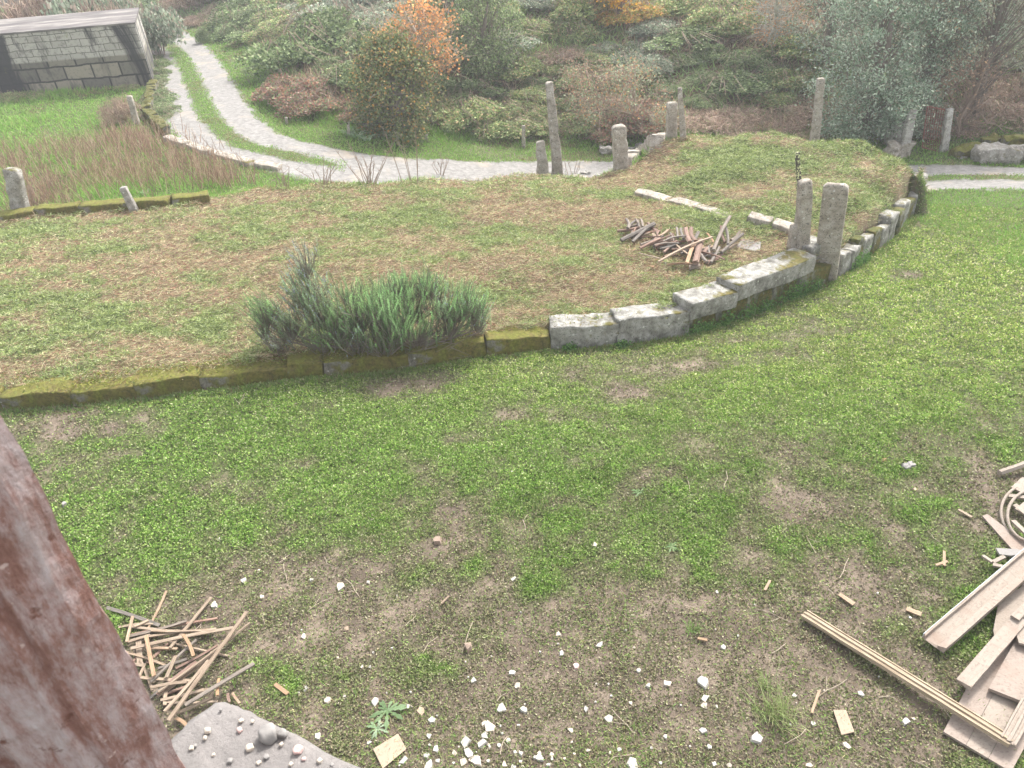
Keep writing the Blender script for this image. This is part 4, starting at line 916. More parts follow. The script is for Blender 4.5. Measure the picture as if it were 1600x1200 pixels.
laths = [((270, 200), (600, 310), 22, 0), ((425, 320), (640, 342), 20, 0), ((420, 372), (960, 268), 16, 0), ((500, 385), (950, 335), 18, 1), ((420, 455), (1060, 325), 22, 2), ((400, 415), (540, 372), 20, 1), ((430, 255), (392, 415), 18, 3), ((515, 375), (565, 630), 24, 3), ((745, 370), (810, 505), 22, 3), ((530, 455), (710, 458), 18, 0), ((545, 665), (830, 400), 20, 2), ((590, 580), (770, 522), 18, 1), ((700, 580), (960, 435), 16, 1),
         ((585, 745), (830, 540), 26, 2), ((1145, 225), (655, 905), 26, 5), ((905, 530), (630, 850), 22, 4), ((1165, 295), (590, 730), 20, 3), ((1190, 550), (760, 810), 28, 4), ((900, 710), (680, 765), 18, 1), ((930, 760), (710, 860), 22, 2), ((970, 645), (960, 750), 18, 3), ((700, 500), (640, 640), 24, 2), ((770, 665), (545, 700), 20, 3), ((530, 280), (440, 320), 22, 1), ((700, 890), (770, 940), 22, 1), ((465, 400), (475, 560), 36, 0), ((650, 690), (630, 810), 22, 1), ((340, 325), (560, 300), 20, 0), ((620, 750), (780, 690), 20, 0), ((960, 480), (640, 720), 22, 1), ((1025, 735), (1040, 790), 16, 2), ((1055, 735), (1100, 800), 16, 1)]
for i in range(16):
    x0, y0 = rnd.uniform(330, 700), rnd.uniform(330, 800); a = rnd.gauss(.6, .5); L_ = rnd.uniform(150, 420); laths.append(((x0, y0), (x0+L_*math.cos(a), y0-L_*math.sin(a)), rnd.uniform(14, 22), rnd.choice([0, 0, 1])))
special = {14: 'longest pale lath lying crosswise over the lath heap', 17: 'grey lath ending furthest right in the heap by the rusty post', 4: 'long brown lath across the top of the lath heap', 7: 'short orange-brown lath pointing down the heap by the rusty post', 0: 'grey lath at the far edge of the heap by the rusty post', 8: 'short split lath lying alone across the far laths', 15: 'pale lath lying parallel to the longest one'}
for i, (a, b, w, lv) in enumerate(laths):
    z_ = .008+lv*.02; pa = zo(100+a[0]/4, 900+a[1]/4, z_+rnd.uniform(0, .02)); pb = zo(100+b[0]/4, 900+b[1]/4, z_+rnd.uniform(0, .02)); k = pxm(pa)
    m_ = M_orange if i in (7, 8, 20, 24) or (i > 8 and rnd.random() < .1) else (M_lath if rnd.random() < .62 else rnd.choice([M_greywood, M_redwood, M_lath]))
    o = bar('wooden_lath', pa, pb, w/4*k*.92, .012, 100+i, m_, wob=.006, roll=rnd.gauss(0, .2))
    if i in (4, 14, 15): o.data.materials.clear(); o.data.materials.append(M_lath)
    if i in (17, 0): o.data.materials.clear(); o.data.materials.append(M_greywood)
    if i in special: tag(o, special[i], 'lath', 'laths heaped by the rusty post')
    else: tag(o, 'thin wooden lath jumbled in the heap beside the rusty post', 'lath', 'laths heaped by the rusty post')
# firewood on the terrace
fw = [((820, 730), (960, 708), 26, 1, 'r'), ((840, 790), (1050, 685), 34, 2, 'g'), ((930, 765), (1045, 705), 26, 1, 'g'), ((872, 655), (880, 712), 22, 2, 'g'), ((945, 660), (950, 702), 14, 2, 'g'), ((965, 655), (978, 702), 16, 2, 'g'), ((880, 705), (945, 688), 20, 1, 'g'), ((900, 780), (1000, 745), 30, 0, 'r'), ((1075, 920), (1412, 765), 17, 5, 'l'), ((952, 865), (1092, 900), 12, 2, 'l'), ((1300, 800), (1252, 930), 22, 4, 'o'), ((1330, 800), (1300, 935), 46, 3, 'r'), ((1245, 715), (1272, 800), 30, 4, 'r'), ((1278, 712), (1306, 795), 26, 4, 'r'), ((1190, 710), (1197, 772), 20, 3, 'g'), ((1214, 715), (1232, 775), 20, 3, 'g'), ((1105, 792), (1245, 757), 14, 4, 'g'), ((1485, 905), (1350, 858), 16, 3, 'r'), ((1370, 935), (1475, 880), 30, 1, 'r'), ((1128, 942), (1295, 940), 24, 1, 'o'), ((1522, 640), (1420, 850), 24, 5, 'g'), ((1470, 865), (1605, 748), 24, 3, 'g'), ((1495, 700), (1512, 812), 20, 3, 'g'), ((1530, 785), (1582, 735), 20, 2, 'g'), ((1468, 700), (1492, 800), 20, 2, 'r'), ((1188, 812), (1258, 868), 10, 5, 'l'), ((1268, 965), (1338, 955), 40, 1, 'g'), ((1380, 740), (1420, 795), 10, 3, 'o'), ((1440, 860), (1560, 815), 26, 1, 'l'), ((995, 940), (1050, 950), 14, 0, 'o')]
for i in range(80):
    t = rnd.random(); cx, cy = 900+t*520+rnd.gauss(0, 25), 735+t*130+rnd.gauss(0, 26); a = rnd.choice([rnd.gauss(.5, .3), rnd.gauss(1.4, .35)]); L_ = rnd.uniform(70, 170); fw.append(((cx-L_/2*math.cos(a), cy+L_/2*math.sin(a)*.6), (cx+L_/2*math.cos(a), cy-L_/2*math.sin(a)*.6), rnd.uniform(10, 24), rnd.choice([0, 1, 2, 2]), rnd.choice('ggrgrl')))
fwm = {'g': (M_greywood, 'grey weathered'), 'r': (M_redwood, 'reddish-brown'), 'o': (M_orange, 'bright orange split'), 'l': (M_lath, 'thin pale')}
spf = {8: 'long thin pale stick laid across the front of the firewood pile', 20: 'grey pole leaning up at the right end of the firewood pile', 21: 'grey forked pole lying toward the flat slab at the firewood pile', 1: 'thick grey log at the left end of the firewood pile', 9: 'pale stick lying alone in front of the firewood pile'}
for i, (a, b, w, lv, kd) in enumerate(fw):
    z_ = .015+lv*.035; pa = zo(760+a[0]/4, 180+a[1]/4, z_); pb = zo(760+b[0]/4, 180+b[1]/4, z_+rnd.uniform(-.01, .05)); k = pxm(pa); w_ = w/4*k*.95
    rnd_prof = None
    if kd in 'gr': rnd_prof = [(math.cos(q*math.pi/3.5+.3)*w_/2*rnd.uniform(.8, 1.15), math.sin(q*math.pi/3.5+.3)*w_/2*rnd.uniform(.6, .9)+w_*.35) for q in range(7)]
    o = bar('firewood_stick', pa, pb, w_, w_*.5, 300+i, fwm[kd][0], prof=rnd_prof, wob=.012, roll=rnd.uniform(-.4, .4))
    tag(o, spf.get(i, fwm[kd][1]+' piece of wood in the firewood pile on the terrace'), 'firewood', 'firewood pile on the terrace')
def plate(name, corners, th, m, label=None, cat=None, grp=None, dz=.01, seed=0, parent=None, po=None):
    """flat irregular board whose outline corners were measured; lies dz above ground"""
    P = [zo(x_, y_, dz) for x_, y_ in corners]; c = sum(P, Vector())/len(P)
    bm = bmesh.new(); lo_ = [bm.verts.new(p-c-Vector((0, 0, th))) for p in P]; hi_ = [bm.verts.new(p-c) for p in P]
    bm.faces.new(hi_); bm.faces.new(lo_[::-1])
    for i in range(len(P)): j = (i+1) % len(P); bm.faces.new((lo_[i], lo_[j], hi_[j], hi_[i]))
    bmesh.ops.recalc_face_normals(bm, faces=bm.faces); me = bpy.data.meshes.new('plate'); bm.to_mesh(me); bm.free()
    o = link(name, me, m, parent, c if po is None else c-po)
    if label: tag(o, label, cat, grp)
    return o
plate('stone_slab', [(1150, 386), (1160, 373), (1189, 378), (1187, 393)], .03, M_greyst, 'flat grey slab lying right of the firewood pile', 'slab', dz=.04)
plate('tan_board', [(583, 1170), (622, 1146), (635, 1170), (598, 1201)], .004, M_tan, 'square tan board lying by the concrete ledge', 'board', dz=.02)
plate('tan_board', [(1302, 1109), (1322, 1109), (1335, 1143), (1315, 1148)], .012, M_tan, 'small rectangular tan tile right of centre', 'board', dz=.025)
# chips of plaster
chips = [(487, 907, 7), (532, 918, 14), (575, 911, 6), (642, 911, 4), (642, 923, 5), (621, 931, 3), (802, 905, 10), (475, 995, 10), (800, 1052, 11), (809, 1072, 9), (740, 1065, 11), (732, 1059, 3), (477, 1077, 9), (467, 1083, 5), (509, 1042, 5), (566, 1042, 7), (578, 1043, 5), (511, 1095, 11), (539, 1089, 5), (531, 1100, 7), (586, 1097, 14), (640, 1105, 9), (676, 1127, 13), (683, 1119, 4), (784, 1107, 15), (819, 1111, 12), (765, 1136, 19), (757, 1132, 10), (757, 1151, 13), (728, 1160, 18), (752, 1163, 16), (766, 1168, 5), (670, 1150, 10), (497, 1151, 11), (577, 1161, 8), (682, 1171, 10), (667, 1181, 11), (630, 1189, 12), (733, 1178, 15), (744, 1189, 22), (724, 1192, 13), (671, 1198, 16), (684, 1190, 10), (810, 1134, 5), (794, 1158, 8), (785, 1147, 4), (814, 1178, 10), (843, 1185, 14), (788, 1196, 10), (802, 1199, 9), (763, 1190, 6), (405, 893, 7), (381, 908, 11), (335, 947, 13), (343, 843, 10), (582, 813, 7), (928, 852, 13), (445, 1072, 7), (410, 933, 8), (763, 757, 7), (872, 1007, 3), (878, 1022, 10), (937, 1009, 12), (978, 986, 4), (991, 1013, 4), (998, 1048, 8), (1013, 1072, 9), (1042, 1069, 15), (1099, 1066, 22), (1102, 1092, 12), (1120, 1105, 6), (1130, 1012, 9), (916, 1109, 10), (951, 1124, 15), (892, 1143, 10), (955, 1088, 4), (985, 1099, 7), (1183, 1155, 23), (1099, 1143, 12), (1109, 1168, 9), (1039, 1152, 8), (1018, 1169, 5), (968, 1172, 8), (953, 1177, 5), (990, 1197, 22), (1032, 1193, 6), (1116, 1195, 9), (1140, 1197, 8), (1241, 1088, 8), (1234, 1133, 5), (1120, 926, 5), (1078, 1167, 4), (1153, 994, 4), (1179, 946, 3), (1270, 1132, 9), (1345, 1085, 11), (1415, 1128, 14), (1427, 1124, 6), (1264, 1197, 10), (1422, 966, 5), (1281, 632, 5), (1040, 412, 4), (965, 858, 5), (880, 700, 4), (800, 738, 5), (780, 620, 3)]
for i in range(26): chips.append((rnd.gauss(740, 80), 1200-abs(rnd.gauss(0, 28)), rnd.uniform(3, 8)))
for i in range(25): chips.append((rnd.uniform(450, 1400), rnd.uniform(900, 1200), rnd.uniform(2, 4)))
big = {(1099, 1066): 'large white plaster shard right of centre, biggest lying alone', (1183, 1155): 'large cream plaster lump at the bottom right', (928, 852): 'bright white plaster chip alone in the middle of the yard', (532, 918): 'white triangular plaster chip left of centre', (744, 1189): 'largest white shard in the scatter at the bottom edge', (990, 1197): 'pointed white shard cut by the bottom edge', (951, 1124): 'cream rounded lump among the lower chips', (335, 947): 'white plaster lump above the lath heap', (1415, 1128): 'white angular chip beside the moulded beam', (1042, 1069): 'flat white shard left of the large white one'}
def shard(px, py, s, seed, m, label, grp='plaster chips scattered in the yard', name='plaster_chip', thick=None):
    p = march(px, py, zg); k = pxm(p); rr = random.Random(seed); r = s*k*.56; nn = rr.choice([4, 5, 5, 6]); a0 = rr.random()*6
    th = thick or max(.006, r*rr.uniform(.15, .4)); bm = bmesh.new(); an = sorted(a0+6.283*(i+rr.uniform(-.3, .3))/nn for i in range(nn))
    lo_ = []; hi_ = []
    for a in an:
        q = r*rr.uniform(.65, 1.2); x_, y_ = math.cos(a)*q, math.sin(a)*q*1.1
        lo_.append(bm.verts.new((x_, y_, -.01))); hi_.append(bm.verts.new((x_*.86, y_*.86, th*rr.uniform(.75, 1.2))))
    bm.faces.new(hi_); bm.faces.new(lo_[::-1])
    for i in range(nn): j = (i+1) % nn; bm.faces.new((lo_[i], lo_[j], hi_[j], hi_[i]))
    bmesh.ops.triangulate(bm, faces=bm.faces[:]); bmesh.ops.recalc_face_normals(bm, faces=bm.faces)
    me = bpy.data.meshes.new('chip'); bm.to_mesh(me); bm.free()
    o = link(name, me, m, None, p+Vector((0, 0, .007))); o.rotation_euler = (rr.gauss(0, .15), rr.gauss(0, .15), rr.random()*6); tag(o, label, 'debris', grp); return o
for i, (px, py, s) in enumerate(chips):
    if px < 570 and py > 1085+(px-340)*.5-4 and px > 300: continue
    m_ = M_chip if rnd.random() < .7 else M_chip2; lb = big.get((px, py)) or ('small white plaster chip scattered on the yard ground' if m_ is M_chip else 'small cream plaster chip scattered on the yard ground')
    shard(px, py, s, i, m_, lb)
shard(901, 1041, 11, 901, M_pink, 'pink plaster chip lying alone near the middle', None)
shard(1101, 1104, 11, 902, M_chip2, 'beige chip touching the white one below the large shard', None)
shard(541, 983, 10, 903, M_tan, 'tan triangular chip left of centre', None)
shard(658, 1112, 16, 904, M_tan, 'tan flake between the white chips and the rosette weed', None)
shard(873, 992, 8, 905, M_chip2, 'beige crumb above the pink chip', None)
shard(1381, 720, 13, 906, M_orange, 'red-brown tile fragment in the right of the yard', None)
shard(1430, 765, 10, 907, M_tan, 'tan flake below the flat grey stone', None)
shard(732, 1018, 15, 908, M_brownst, 'round brown stone alone left of centre', None, 'loose_stone', .05)
shard(684, 848, 14, 909, M_brownst, 'dark brown clod in the green of the yard', None, 'loose_stone', .04)
shard(101, 790, 9, 910, M_greyst, 'grey pebble near the rusty post', None, 'loose_stone', .03)
shard(1322, 1166, 13, 911, M_chip2, 'oblong cream chip below the tan tile', None)
# loose bits of wood
for a, b, w, lb in [((1311, 929), (1334, 945), 7, 'short pale wood splinter above the moulded beam'), ((1416, 952), (1439, 961), 8, 'stubby wood offcut near the channelled board'), ((1195, 923), (1203, 908), 4, 'small upright-lying wood sliver at mid right'), ((430, 1070), (450, 1085), 6, 'brown sliver right of the lath heap'), ((1475, 885), (1475, 862), 4, 'thin sliver crossing another by the hoops'), ((1462, 884), (1480, 878), 4, 'tiny sliver crossing a taller one by the hoops'), ((1497, 797), (1518, 809), 4, 'reddish twig left of the hoops'),
                    ((1105, 1001), (1090, 998), 4, 'orange sliver by the bare soil patch'), ((690, 944), (702, 932), 3, 'tiny straw-coloured stick left of centre'), ((1268, 1115), (1280, 1080), 4, 'bent pale twig left of the tan tile'), ((60, 619), (68, 616), 5, 'pale chip of wood on the moss of the left kerb')]:
    pa, pb = zo(*a, .02), zo(*b, .02); o = bar('wood_splinter', pa, pb, w*pxm(pa), .012, int(a[0]), M_orange if 'orange' in lb or 'brown' in lb else M_lath); tag(o, lb, 'wood piece')
# fallen twigs
for i in range(64):
    if i < 30: px, py = rnd.uniform(40, 700), rnd.choice([rnd.gauss(650, 16)-.06*0, rnd.uniform(640, 980)])
    else: px, py = rnd.uniform(600, 1450), rnd.uniform(600, 1190)
    if px < 60+.55*(py-640)+30: px += 300
    p = march(px, py, zg); L_ = rnd.uniform(.06, .3); a = rnd.uniform(0, 6.28); pl = [(Vector((0, 0, .012)), .003)]
    for j in range(3):
        a += rnd.gauss(0, .3); q = pl[-1][0]+Vector((math.cos(a), math.sin(a), rnd.uniform(-.02, .1)))*L_/3; pl.append((q, .0025))
    sg = [pl]+([[(pl[1][0], .002), (pl[1][0]+Vector((math.cos(a+.8), math.sin(a+.8), .1))*L_*.4, .0015)]] if rnd.random() < .6 else [])
    o = link('twig', tubes(sg, 4), M_twig, loc=p); tag(o, 'dry pale twig fallen on the yard ground', 'twig', 'twigs fallen in the yard')
# right-hand heap of joinery
DR = march(1530, 1120, zg)
# moulded frame corner
fr = empty('door_frame_corner', DR, 'moulded pale door-frame corner, longest beam lying toward the centre', 'door frame')
a, b = zo(1257, 962, .03), zo(1580, 1163, .09); k = pxm(a); W_ = .088
pf = [(-W_/2, 0), (W_/2, 0), (W_/2, .03), (W_*.36, .034), (W_*.32, .026), (W_*.12, .026), (W_*.08, .036), (-W_*.1, .036), (-W_*.14, .024), (-W_*.3, .024), (-W_*.34, .032), (-W_/2, .03)]
bar('long_rail', a, b, W_, .035, 1, M_mould, fr, pf, po=DR, roll=-.12)
bar('short_rail', zo(1574, 1160, .095), zo(1640, 1040, .12), W_*1.1, .035, 2, M_board, fr, [(y_*1.1, z_) for y_, z_ in pf], po=DR)
# door leaf under the beam, plank built
dl = empty('door_leaf', DR, 'dusty planked door leaf lying under the moulded beam', 'door')
for i, (c1, c2) in enumerate([(0, .33), (.335, .66), (.665, 1.0)]):
    A_, B_, C_, D_ = (1474, 1143), (1580, 1206), (1700, 985), (1604, 900)
    L1 = lambda u: (A_[0]+(B_[0]-A_[0])*u, A_[1]+(B_[1]-A_[1])*u); L2 = lambda u: (D_[0]+(C_[0]-D_[0])*u, D_[1]+(C_[1]-D_[1])*u)
    plate('door_board', [L1(c1), L1(c2), L2(c2), L2(c1)], .022, M_panel if i != 1 else M_board, dz=.035+.002*i, parent=dl, po=DR)
A2, B2 = (1478, 1138), (1586, 1199)
plate('door_panel', [(1545, 1075), (1600, 1097), (1690, 1128), (1700, 1010), (1588, 997)], .03, M_panel, 'pinkish raised panel with clipped corner on top of the door leaf', 'door panel', dz=.085)
plate('door_panel', [(1562, 932), (1552, 985), (1556, 1002), (1640, 985), (1650, 895)], .02, M_board, 'dusty panel under the channelled board at the right edge', 'door panel', dz=.065)
plate('door_panel', [(1586, 985), (1592, 1004), (1650, 1020), (1650, 962), (1600, 960)], .02, M_board, 'small pale board end at the right edge over the raised panel', 'door panel', dz=.14)
ch = empty('channelled_board', zo(1460, 1005, .05), 'wide channelled board with a whitish edge slanting to the right edge', 'board'); cl_ = ch.location.copy()
a, b = zo(1458, 1008, .06), zo(1655, 838, .16); 
bar('board', a, b, .15, .02, 4, M_board, ch, [(-.085, 0), (.085, 0), (.085, .045), (.068, .045), (.066, .012), (-.025, .012), (-.034, .042), (-.085, .045)], po=cl_)
n_p = Vector((-(b-a).y, (b-a).x, 0)).normalized()
n = NT('whitish_edge_paint', .7); n.col(n.mix(n.noise(20, 5), (.42, .45, .5), (.55, .55, .54)))
bar('painted_edge', a+n_p*.0875, b+n_p*.0875, .004, .047, 5, n.m, ch, [(-.002, 0), (.002, 0), (.002, .047), (-.002, .047)], po=cl_)
o = bar('short_board', zo(1504, 1072, .1), zo(1594, 968, .13), .1, .035, 6, M_board); tag(o, 'short thick dusty board resting on the door leaf', 'board')
o = bar('short_board', zo(1585, 968, .16), zo(1640, 915, .17), .06, .03, 7, M_board); tag(o, 'narrow board end at the right edge above the raised panel', 'board')
plate('broken_board', [(1535, 806), (1543, 803), (1568, 822), (1610, 850), (1612, 866), (1585, 862)], .02, M_panel, 'pinkish broken board end under the hoops', 'board', dz=.03)
plate('broken_board', [(1556, 856), (1590, 858), (1604, 864), (1580, 868), (1562, 866)], .02, M_greyst, 'grey-white board splinter between hoops and channelled board', 'board', dz=.05)
o = bar('rough_branch', zo(1561, 741, .03), zo(1640, 708, .08), .055, .05, 9, M_board, prof=[(math.cos(q*1.05)*.03, math.sin(q*1.05)*.028+.02) for q in range(6)], wob=.02); tag(o, 'barkless broken branch at the right edge above the hoops', 'branch')
for i, (cx, cy, r, lb) in enumerate([(1608, 800, 44, 'outer bentwood hoop at the right edge'), (1616, 806, 42, 'inner bentwood hoop at the right edge')]):
    pts = [(zo(cx+r*math.cos(t)*(1.0), cy+r*math.sin(t)*.98, .05+.03*i+.03*math.sin(t*2)), .013) for t in [math.radians(q) for q in range(60, 300, 12)]]
    c0 = pts[0][0].copy(); o = link('bentwood_hoop', tubes([[(p_-c0, r_) for p_, r_ in pts]], 8), M_board, loc=c0, smooth=True); tag(o, lb, 'hoop', 'bentwood hoops')
for a, b, w, lb in [((1575, 776), (1612, 780), 7, 'short rod across the top of the hoops'), ((1584, 790), (1612, 812), 8, 'slanting rod inside the hoops'), ((1588, 768), (1606, 752), 18, 'board stub above the hoops'), ((1590, 800), (1610, 785), 10, 'stubby stick inside the hoops'), ((1551, 880), (1569, 871), 6, 'orange splinter left of the channelled board'), ((1551, 884), (1566, 887), 6, 'lower splinter left of the channelled board'), ((1535, 870), (1550, 880), 5, 'grey splinter leftmost by the channelled board'), ((1582, 815), (1606, 838), 7, 'curved-looking rod at the lower side of the hoops')]:
    pa, pb = zo(*a, .06), zo(*b, .07); o = bar('wood_piece', pa, pb, w*pxm(pa), .02, int(a[0]+a[1]), M_board); tag(o, lb, 'wood piece')

# weeds in the yard: rosette, tufts, ivy on the wall
def rosette(px, py, s, seed, label, nleaf=16, c=((.10, .15, .07), (.15, .21, .11))):
    p = march(px, py, zg); rr = random.Random(seed); V = []; Cc = []; k = pxm(p)
    for i in range(nleaf):
        a = 6.28*i/nleaf+rr.gauss(0, .15); L_ = s*k*rr.uniform(.5, 1.0); d = Vector((math.cos(a), math.sin(a), .12)); sd2 = Vector((-math.sin(a), math.cos(a), 0)); col = rr.choice(c)
        for j in range(7):
            t0, t1 = j/7, (j+1)/7; w0 = L_*.12*(.4+t0)*(1 if j % 2 else .5); w1 = L_*.12*(.4+t1)*(.5 if j % 2 else 1)*(0.2 if j == 6 else 1); q0, q1 = d*L_*t0, d*L_*t1; q0.z += .012+.02*t0-.03*t0*t0; q1.z += .012+.02*t1-.03*t1*t1
            V.append((q0-sd2*w0, q0+sd2*w0, q1+sd2*w1, q1-sd2*w1)); Cc.append(col)
    o = link('rosette_weed', quads('ros', np.array([[tuple(v) for v in q] for q in V]), np.array(Cc)), M_leaf, loc=p); tag(o, label, 'weed')
rosette(606, 1112, 34, 1, 'largest thistle rosette by the tan board'); rosette(590, 1140, 20, 2, 'pale thistle rosette just below the largest one', 12, ((.22, .28, .18), (.17, .24, .13)))
rosette(1050, 855, 15, 3, 'small leafy rosette in the middle of the yard', 12, ((.12, .19, .08), (.17, .24, .12))); rosette(1000, 770, 15, 4, 'faint grey-green rosette further up the yard', 12, ((.12, .19, .08), (.17, .24, .12)))
def tuft(px, py, hp, n_, seed, label, c, spread=.5):
    p = march(px, py, zg); k = pxm(p); rr = random.Random(seed); V = []; Cc = []
    for i in range(n_):
        b_ = Vector((rr.gauss(0, hp*k*.25), rr.gauss(0, hp*k*.2), 0)); d = Vector((rr.gauss(0, spread), rr.gauss(0, spread), 1)).normalized(); L_ = hp*k*rr.uniform(.5, 1.1); s = Vector((.0018, .0005, 0)); m_ = b_+d*L_*.6; t_ = b_+d*L_+Vector((d.x, d.y, -.3))*L_*.2
        V += [(b_-s, b_+s, m_+s, m_-s), (m_-s, m_+s, t_+s*.2, t_-s*.2)]; cc = rr.choice(c); Cc += [cc, cc]
    o = link('grass_tuft', quads('tuft', np.array([[tuple(v) for v in q] for q in V]), np.array(Cc)), M_leaf, loc=p); tag(o, label, 'grass tuft')
tuft(1212, 1120, 60, 170, 1, 'tall wispy yellow-green grass tuft near the bare soil', [(.28, .34, .14), (.38, .38, .2), (.2, .28, .09)])
tuft(1195, 1075, 30, 60, 2, 'small grass tuft just above the tall wispy one', [(.28, .34, .14), (.2, .28, .09)])
tuft(1085, 985, 22, 50, 3, 'short green tuft left of the bare soil', [(.2, .32, .09), (.16, .26, .07)])
tuft(1228, 190, 26, 120, 4, 'dark rushes behind the mound left of the lone post', [(.1, .18, .07), (.14, .22, .1)])
IV = []; IC = []
for i, (px, py, s) in enumerate([(1085, 505, 16), (1130, 500, 18), (1165, 480, 22), (1190, 470, 18), (1225, 450, 26), (1238, 425, 22), (1250, 455, 18), (1268, 450, 16), (1332, 415, 20), (1345, 400, 14), (1100, 520, 12), (890, 555, 9), (970, 540, 10)]):
    p = along(px); rg = np.random.default_rng(200+i); n_ = 420; k = pxm(p); r = s*k
    d = Vector((along(px+8).x-along(px-8).x, along(px+8).y-along(px-8).y, 0)).normalized(); nn = Vector((d.y, -d.x, 0))
    P = np.array(tuple(Vector((0, 0, r*.5))+nn*.03))+rg.normal(size=(n_, 1))*np.array(tuple(d))*r*.6+rg.normal(size=(n_, 1))*np.array([0, 0, 1])*r*.45+np.abs(rg.normal(size=(n_, 1)))*np.array(tuple(nn))*.035
    P[:, 2] = np.clip(P[:, 2], -.02, .5); D = rg.normal(size=(n_, 3))*.6+np.array(tuple(nn))*.5; D /= np.linalg.norm(D, axis=1, keepdims=True); L_ = rg.uniform(.015, .035, n_)
    IV.append(leafquads(P+np.array(tuple(p)), D, L_, L_*.42, rg)); IC.append(np.array([(.1, .2, .05), (.15, .28, .07), (.07, .14, .04)])[rg.integers(0, 3, n_)])

tag(link('ivy', quads('ivy', np.concatenate(IV), np.concatenate(IC)), M_leaf), 'small-leaved ivy creeping along the foot of the granite wall', 'ivy', kind='stuff')
# ------------------------------------------------------------ the window: rusty post and concrete ledge
n = NT('rusty_flaking_paint', .75); v = n.mp((7, 7, 1.8))
c = n.ramp(n.noise(3.0, 12, .78, v, .15), [(.3, (.12, .055, .04)), (.44, (.21, .115, .095)), (.54, (.32, .25, .24)), (.68, (.40, .365, .365))])
c = n.mix(n.thr(n.noise(22, 5, .7), .6, .68), c, (.12, .055, .04)); c = n.mix(n.thr(n.noise(38, 3), .68, .72), c, (.4, .31, .28))
n.bump(n.math('ADD', n.noise(14, 8, .7), n.noise(3, 4, .6, v)), 1.0, .012); M_rust = n.col(c)
Yp = .78
def atY(px, py, Y): d = ray(px, py); t = Y/d[1]; return Vector((d[0]*t, Y, H+d[2]*t))
e0 = atY(-40, 565, Yp); e1 = atY(310, 1240, Yp)       # right-hand arris of the post
ax_ = (e0-e1).normalized(); e1 = e1-ax_*.25; e0 = e0+ax_*.8
prof = [(0, 0), (-.045, .05), (-.13, .08), (-.5, .12), (-.5, .07), (-.26, .06), (-.235, .0), (-.225, -.105), (-.2, -.115), (-.185, -.095), (-.17, -.095), (-.155, -.105), (-.08, -.085), (-.07, -.07), (-.06, -.07), (-.05, -.062), (-.02, -.03)]
vs = []; fs = []; R_ = 60; K = len(prof)
for i in range(R_+1):
    c_ = e1.lerp(e0, i/R_)
    for (x_, y_) in prof:
        p = c_+Vector((x_, y_, 0)); p += mn.noise_vector(p*9)*.006+mn.noise_vector(p*45)*.0035; vs.append(tuple(p-e1))
for i in range(R_):
    for j in range(K): fs.append((i*K+j, (i+1)*K+j, (i+1)*K+(j+1) % K, i*K+(j+1) % K))
me = bpy.data.meshes.new('post'); me.from_pydata(vs, [], fs); bm = bmesh.new(); bm.from_mesh(me); bmesh.ops.recalc_face_normals(bm, faces=bm.faces); bm.to_mesh(me); bm.free()
tag(link('rusty_post', me, M_rust, loc=e1), 'rusty iron post with flaking grey paint close up at the left', 'post')
# ledge
zl = 3.35
n = NT('dusty_concrete', .95); c = n.ramp(n.noise(5, 9, .7), [(.3, (.12, .113, .107)), (.55, (.195, .18, .17)), (.75, (.255, .238, .225))]); c = n.mix(n.thr(n.noise(50, 4, .7), .6, .7), c, (.12, .11, .105)); n.bump(n.noise(35, 8, .75), .8, .012); M_conc = n.col(c)
q0 = on(341, 1086, zl); q1 = on(572, 1202, zl); q2 = on(262, 1160, zl)
u1 = (q1-q0).normalized(); u2 = (q2-q0).normalized()
bm = bmesh.new(); NN = 44; gridv = {}
for i in range(NN+1):
    for j in range(NN+1):
        p = q0+u1*(i/NN)**1.2*1.6+u2*(j/NN)**1.2*1.3; e_ = mn.noise_vector(p*8)*.012+mn.noise_vector(p*30)*.005
        p.z += e_.z*.5+mn.noise(p*18)*.006
        if i in (0,) or j in (0,): p += Vector((e_.x, e_.y, 0))-Vector((0, 0, .008))
        if i == 0 and j == 0: p += (u1+u2)*.015
        gridv[i, j] = bm.verts.new(p-q0)
for i in range(NN):
    for j in range(NN): bm.faces.new((gridv[i, j], gridv[i+1, j], gridv[i+1, j+1], gridv[i, j+1]))
be = [e_ for e_ in bm.edges if e_.is_boundary]; ex = bmesh.ops.extrude_edge_only(bm, edges=be); 
for v_ in [q for q in ex['geom'] if isinstance(q, bmesh.types.BMVert)]: v_.co.z = -.14
bmesh.ops.recalc_face_normals(bm, faces=bm.faces); me = bpy.data.meshes.new('ledge'); bm.to_mesh(me); bm.free()
tag(link('concrete_ledge', me, M_conc, loc=q0, smooth=True), 'crumbling grey concrete ledge below the window at the bottom left', 'ledge')
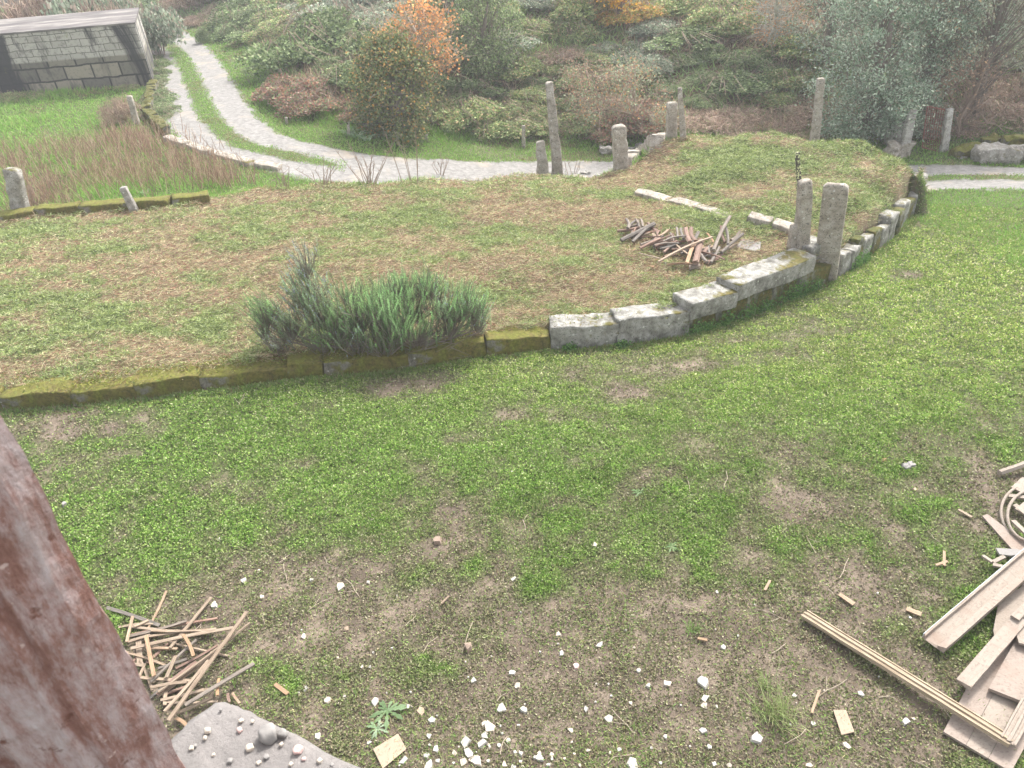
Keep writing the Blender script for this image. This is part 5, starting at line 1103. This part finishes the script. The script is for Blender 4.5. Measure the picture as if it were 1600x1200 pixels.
for i, (px, py, s, m_) in enumerate([(421, 1151, 27, 1), (443, 1148, 14, 1), (391, 1170, 11, 0), (466, 1174, 14, 2), (377, 1127, 7, 0), (375, 1142, 8, 2), (325, 1143, 9, 0), (321, 1154, 6, 0), (417, 1184, 8, 1), (440, 1164, 6, 0), (405, 1193, 7, 0), (475, 1187, 6, 2), (300, 1170, 7, 0), (345, 1110, 5, 1), (500, 1190, 8, 0), (455, 1195, 6, 0), (360, 1190, 8, 1), (334, 1180, 5, 0), (395, 1128, 5, 0), (519, 1196, 6, 1)]):
    p = on(px, py, zl); k = pxm(p); o = stone('rubble_stone', p+Vector((0, 0, s*k*.3)), (s*k, s*k*.9, s*k*.75), rnd.random()*3, 400+i, (M_chip2, M_greyst, M_pink)[m_], rough=.12, rnd_=.55, cuts=4)
    tag(o, 'largest grey mortar lump on the concrete ledge' if i == 0 else ('cream', 'grey', 'pinkish')[m_]+' crumb of rubble on the concrete ledge', 'rubble', 'rubble on the concrete ledge')
for i in range(40):
    t1, t2 = rnd.random()**1.2*1.0, rnd.random()*.6; p = q0+u1*t1*.9+u2*t2; s = rnd.uniform(.004, .012); p.z = zl+s*.3
    o = stone('grit_crumb', p, (s, s, s*.7), 0, 500+i, M_greyst, rough=.1, rnd_=.3, cuts=2); tag(o, 'fine grit crumb on the concrete ledge', 'rubble', 'grit on the concrete ledge')

# ------------------------------------------------------------ haze
HZ = 0.0024
if HZ > 0:
    zt_ = 60
    me = boxm([Vector(p) for p in [(-130, -40, -12), (130, -40, -12), (130, 130, -12), (-130, 130, -12), (-130, -40, zt_), (130, -40, zt_), (130, 130, zt_), (-130, 130, zt_)]])
    m = bpy.data.materials.new('haze_air'); m.use_nodes = True; t_ = m.node_tree; t_.nodes.remove(t_.nodes['Principled BSDF']); pvn = t_.nodes.new('ShaderNodeVolumePrincipled')
    pvn.inputs['Density'].default_value = HZ; pvn.inputs['Color'].default_value = (.9, .92, .95, 1); t_.links.new(pvn.outputs[0], t_.nodes['Material Output'].inputs['Volume'])
    tag(link('haze', me, m), kind='stuff')
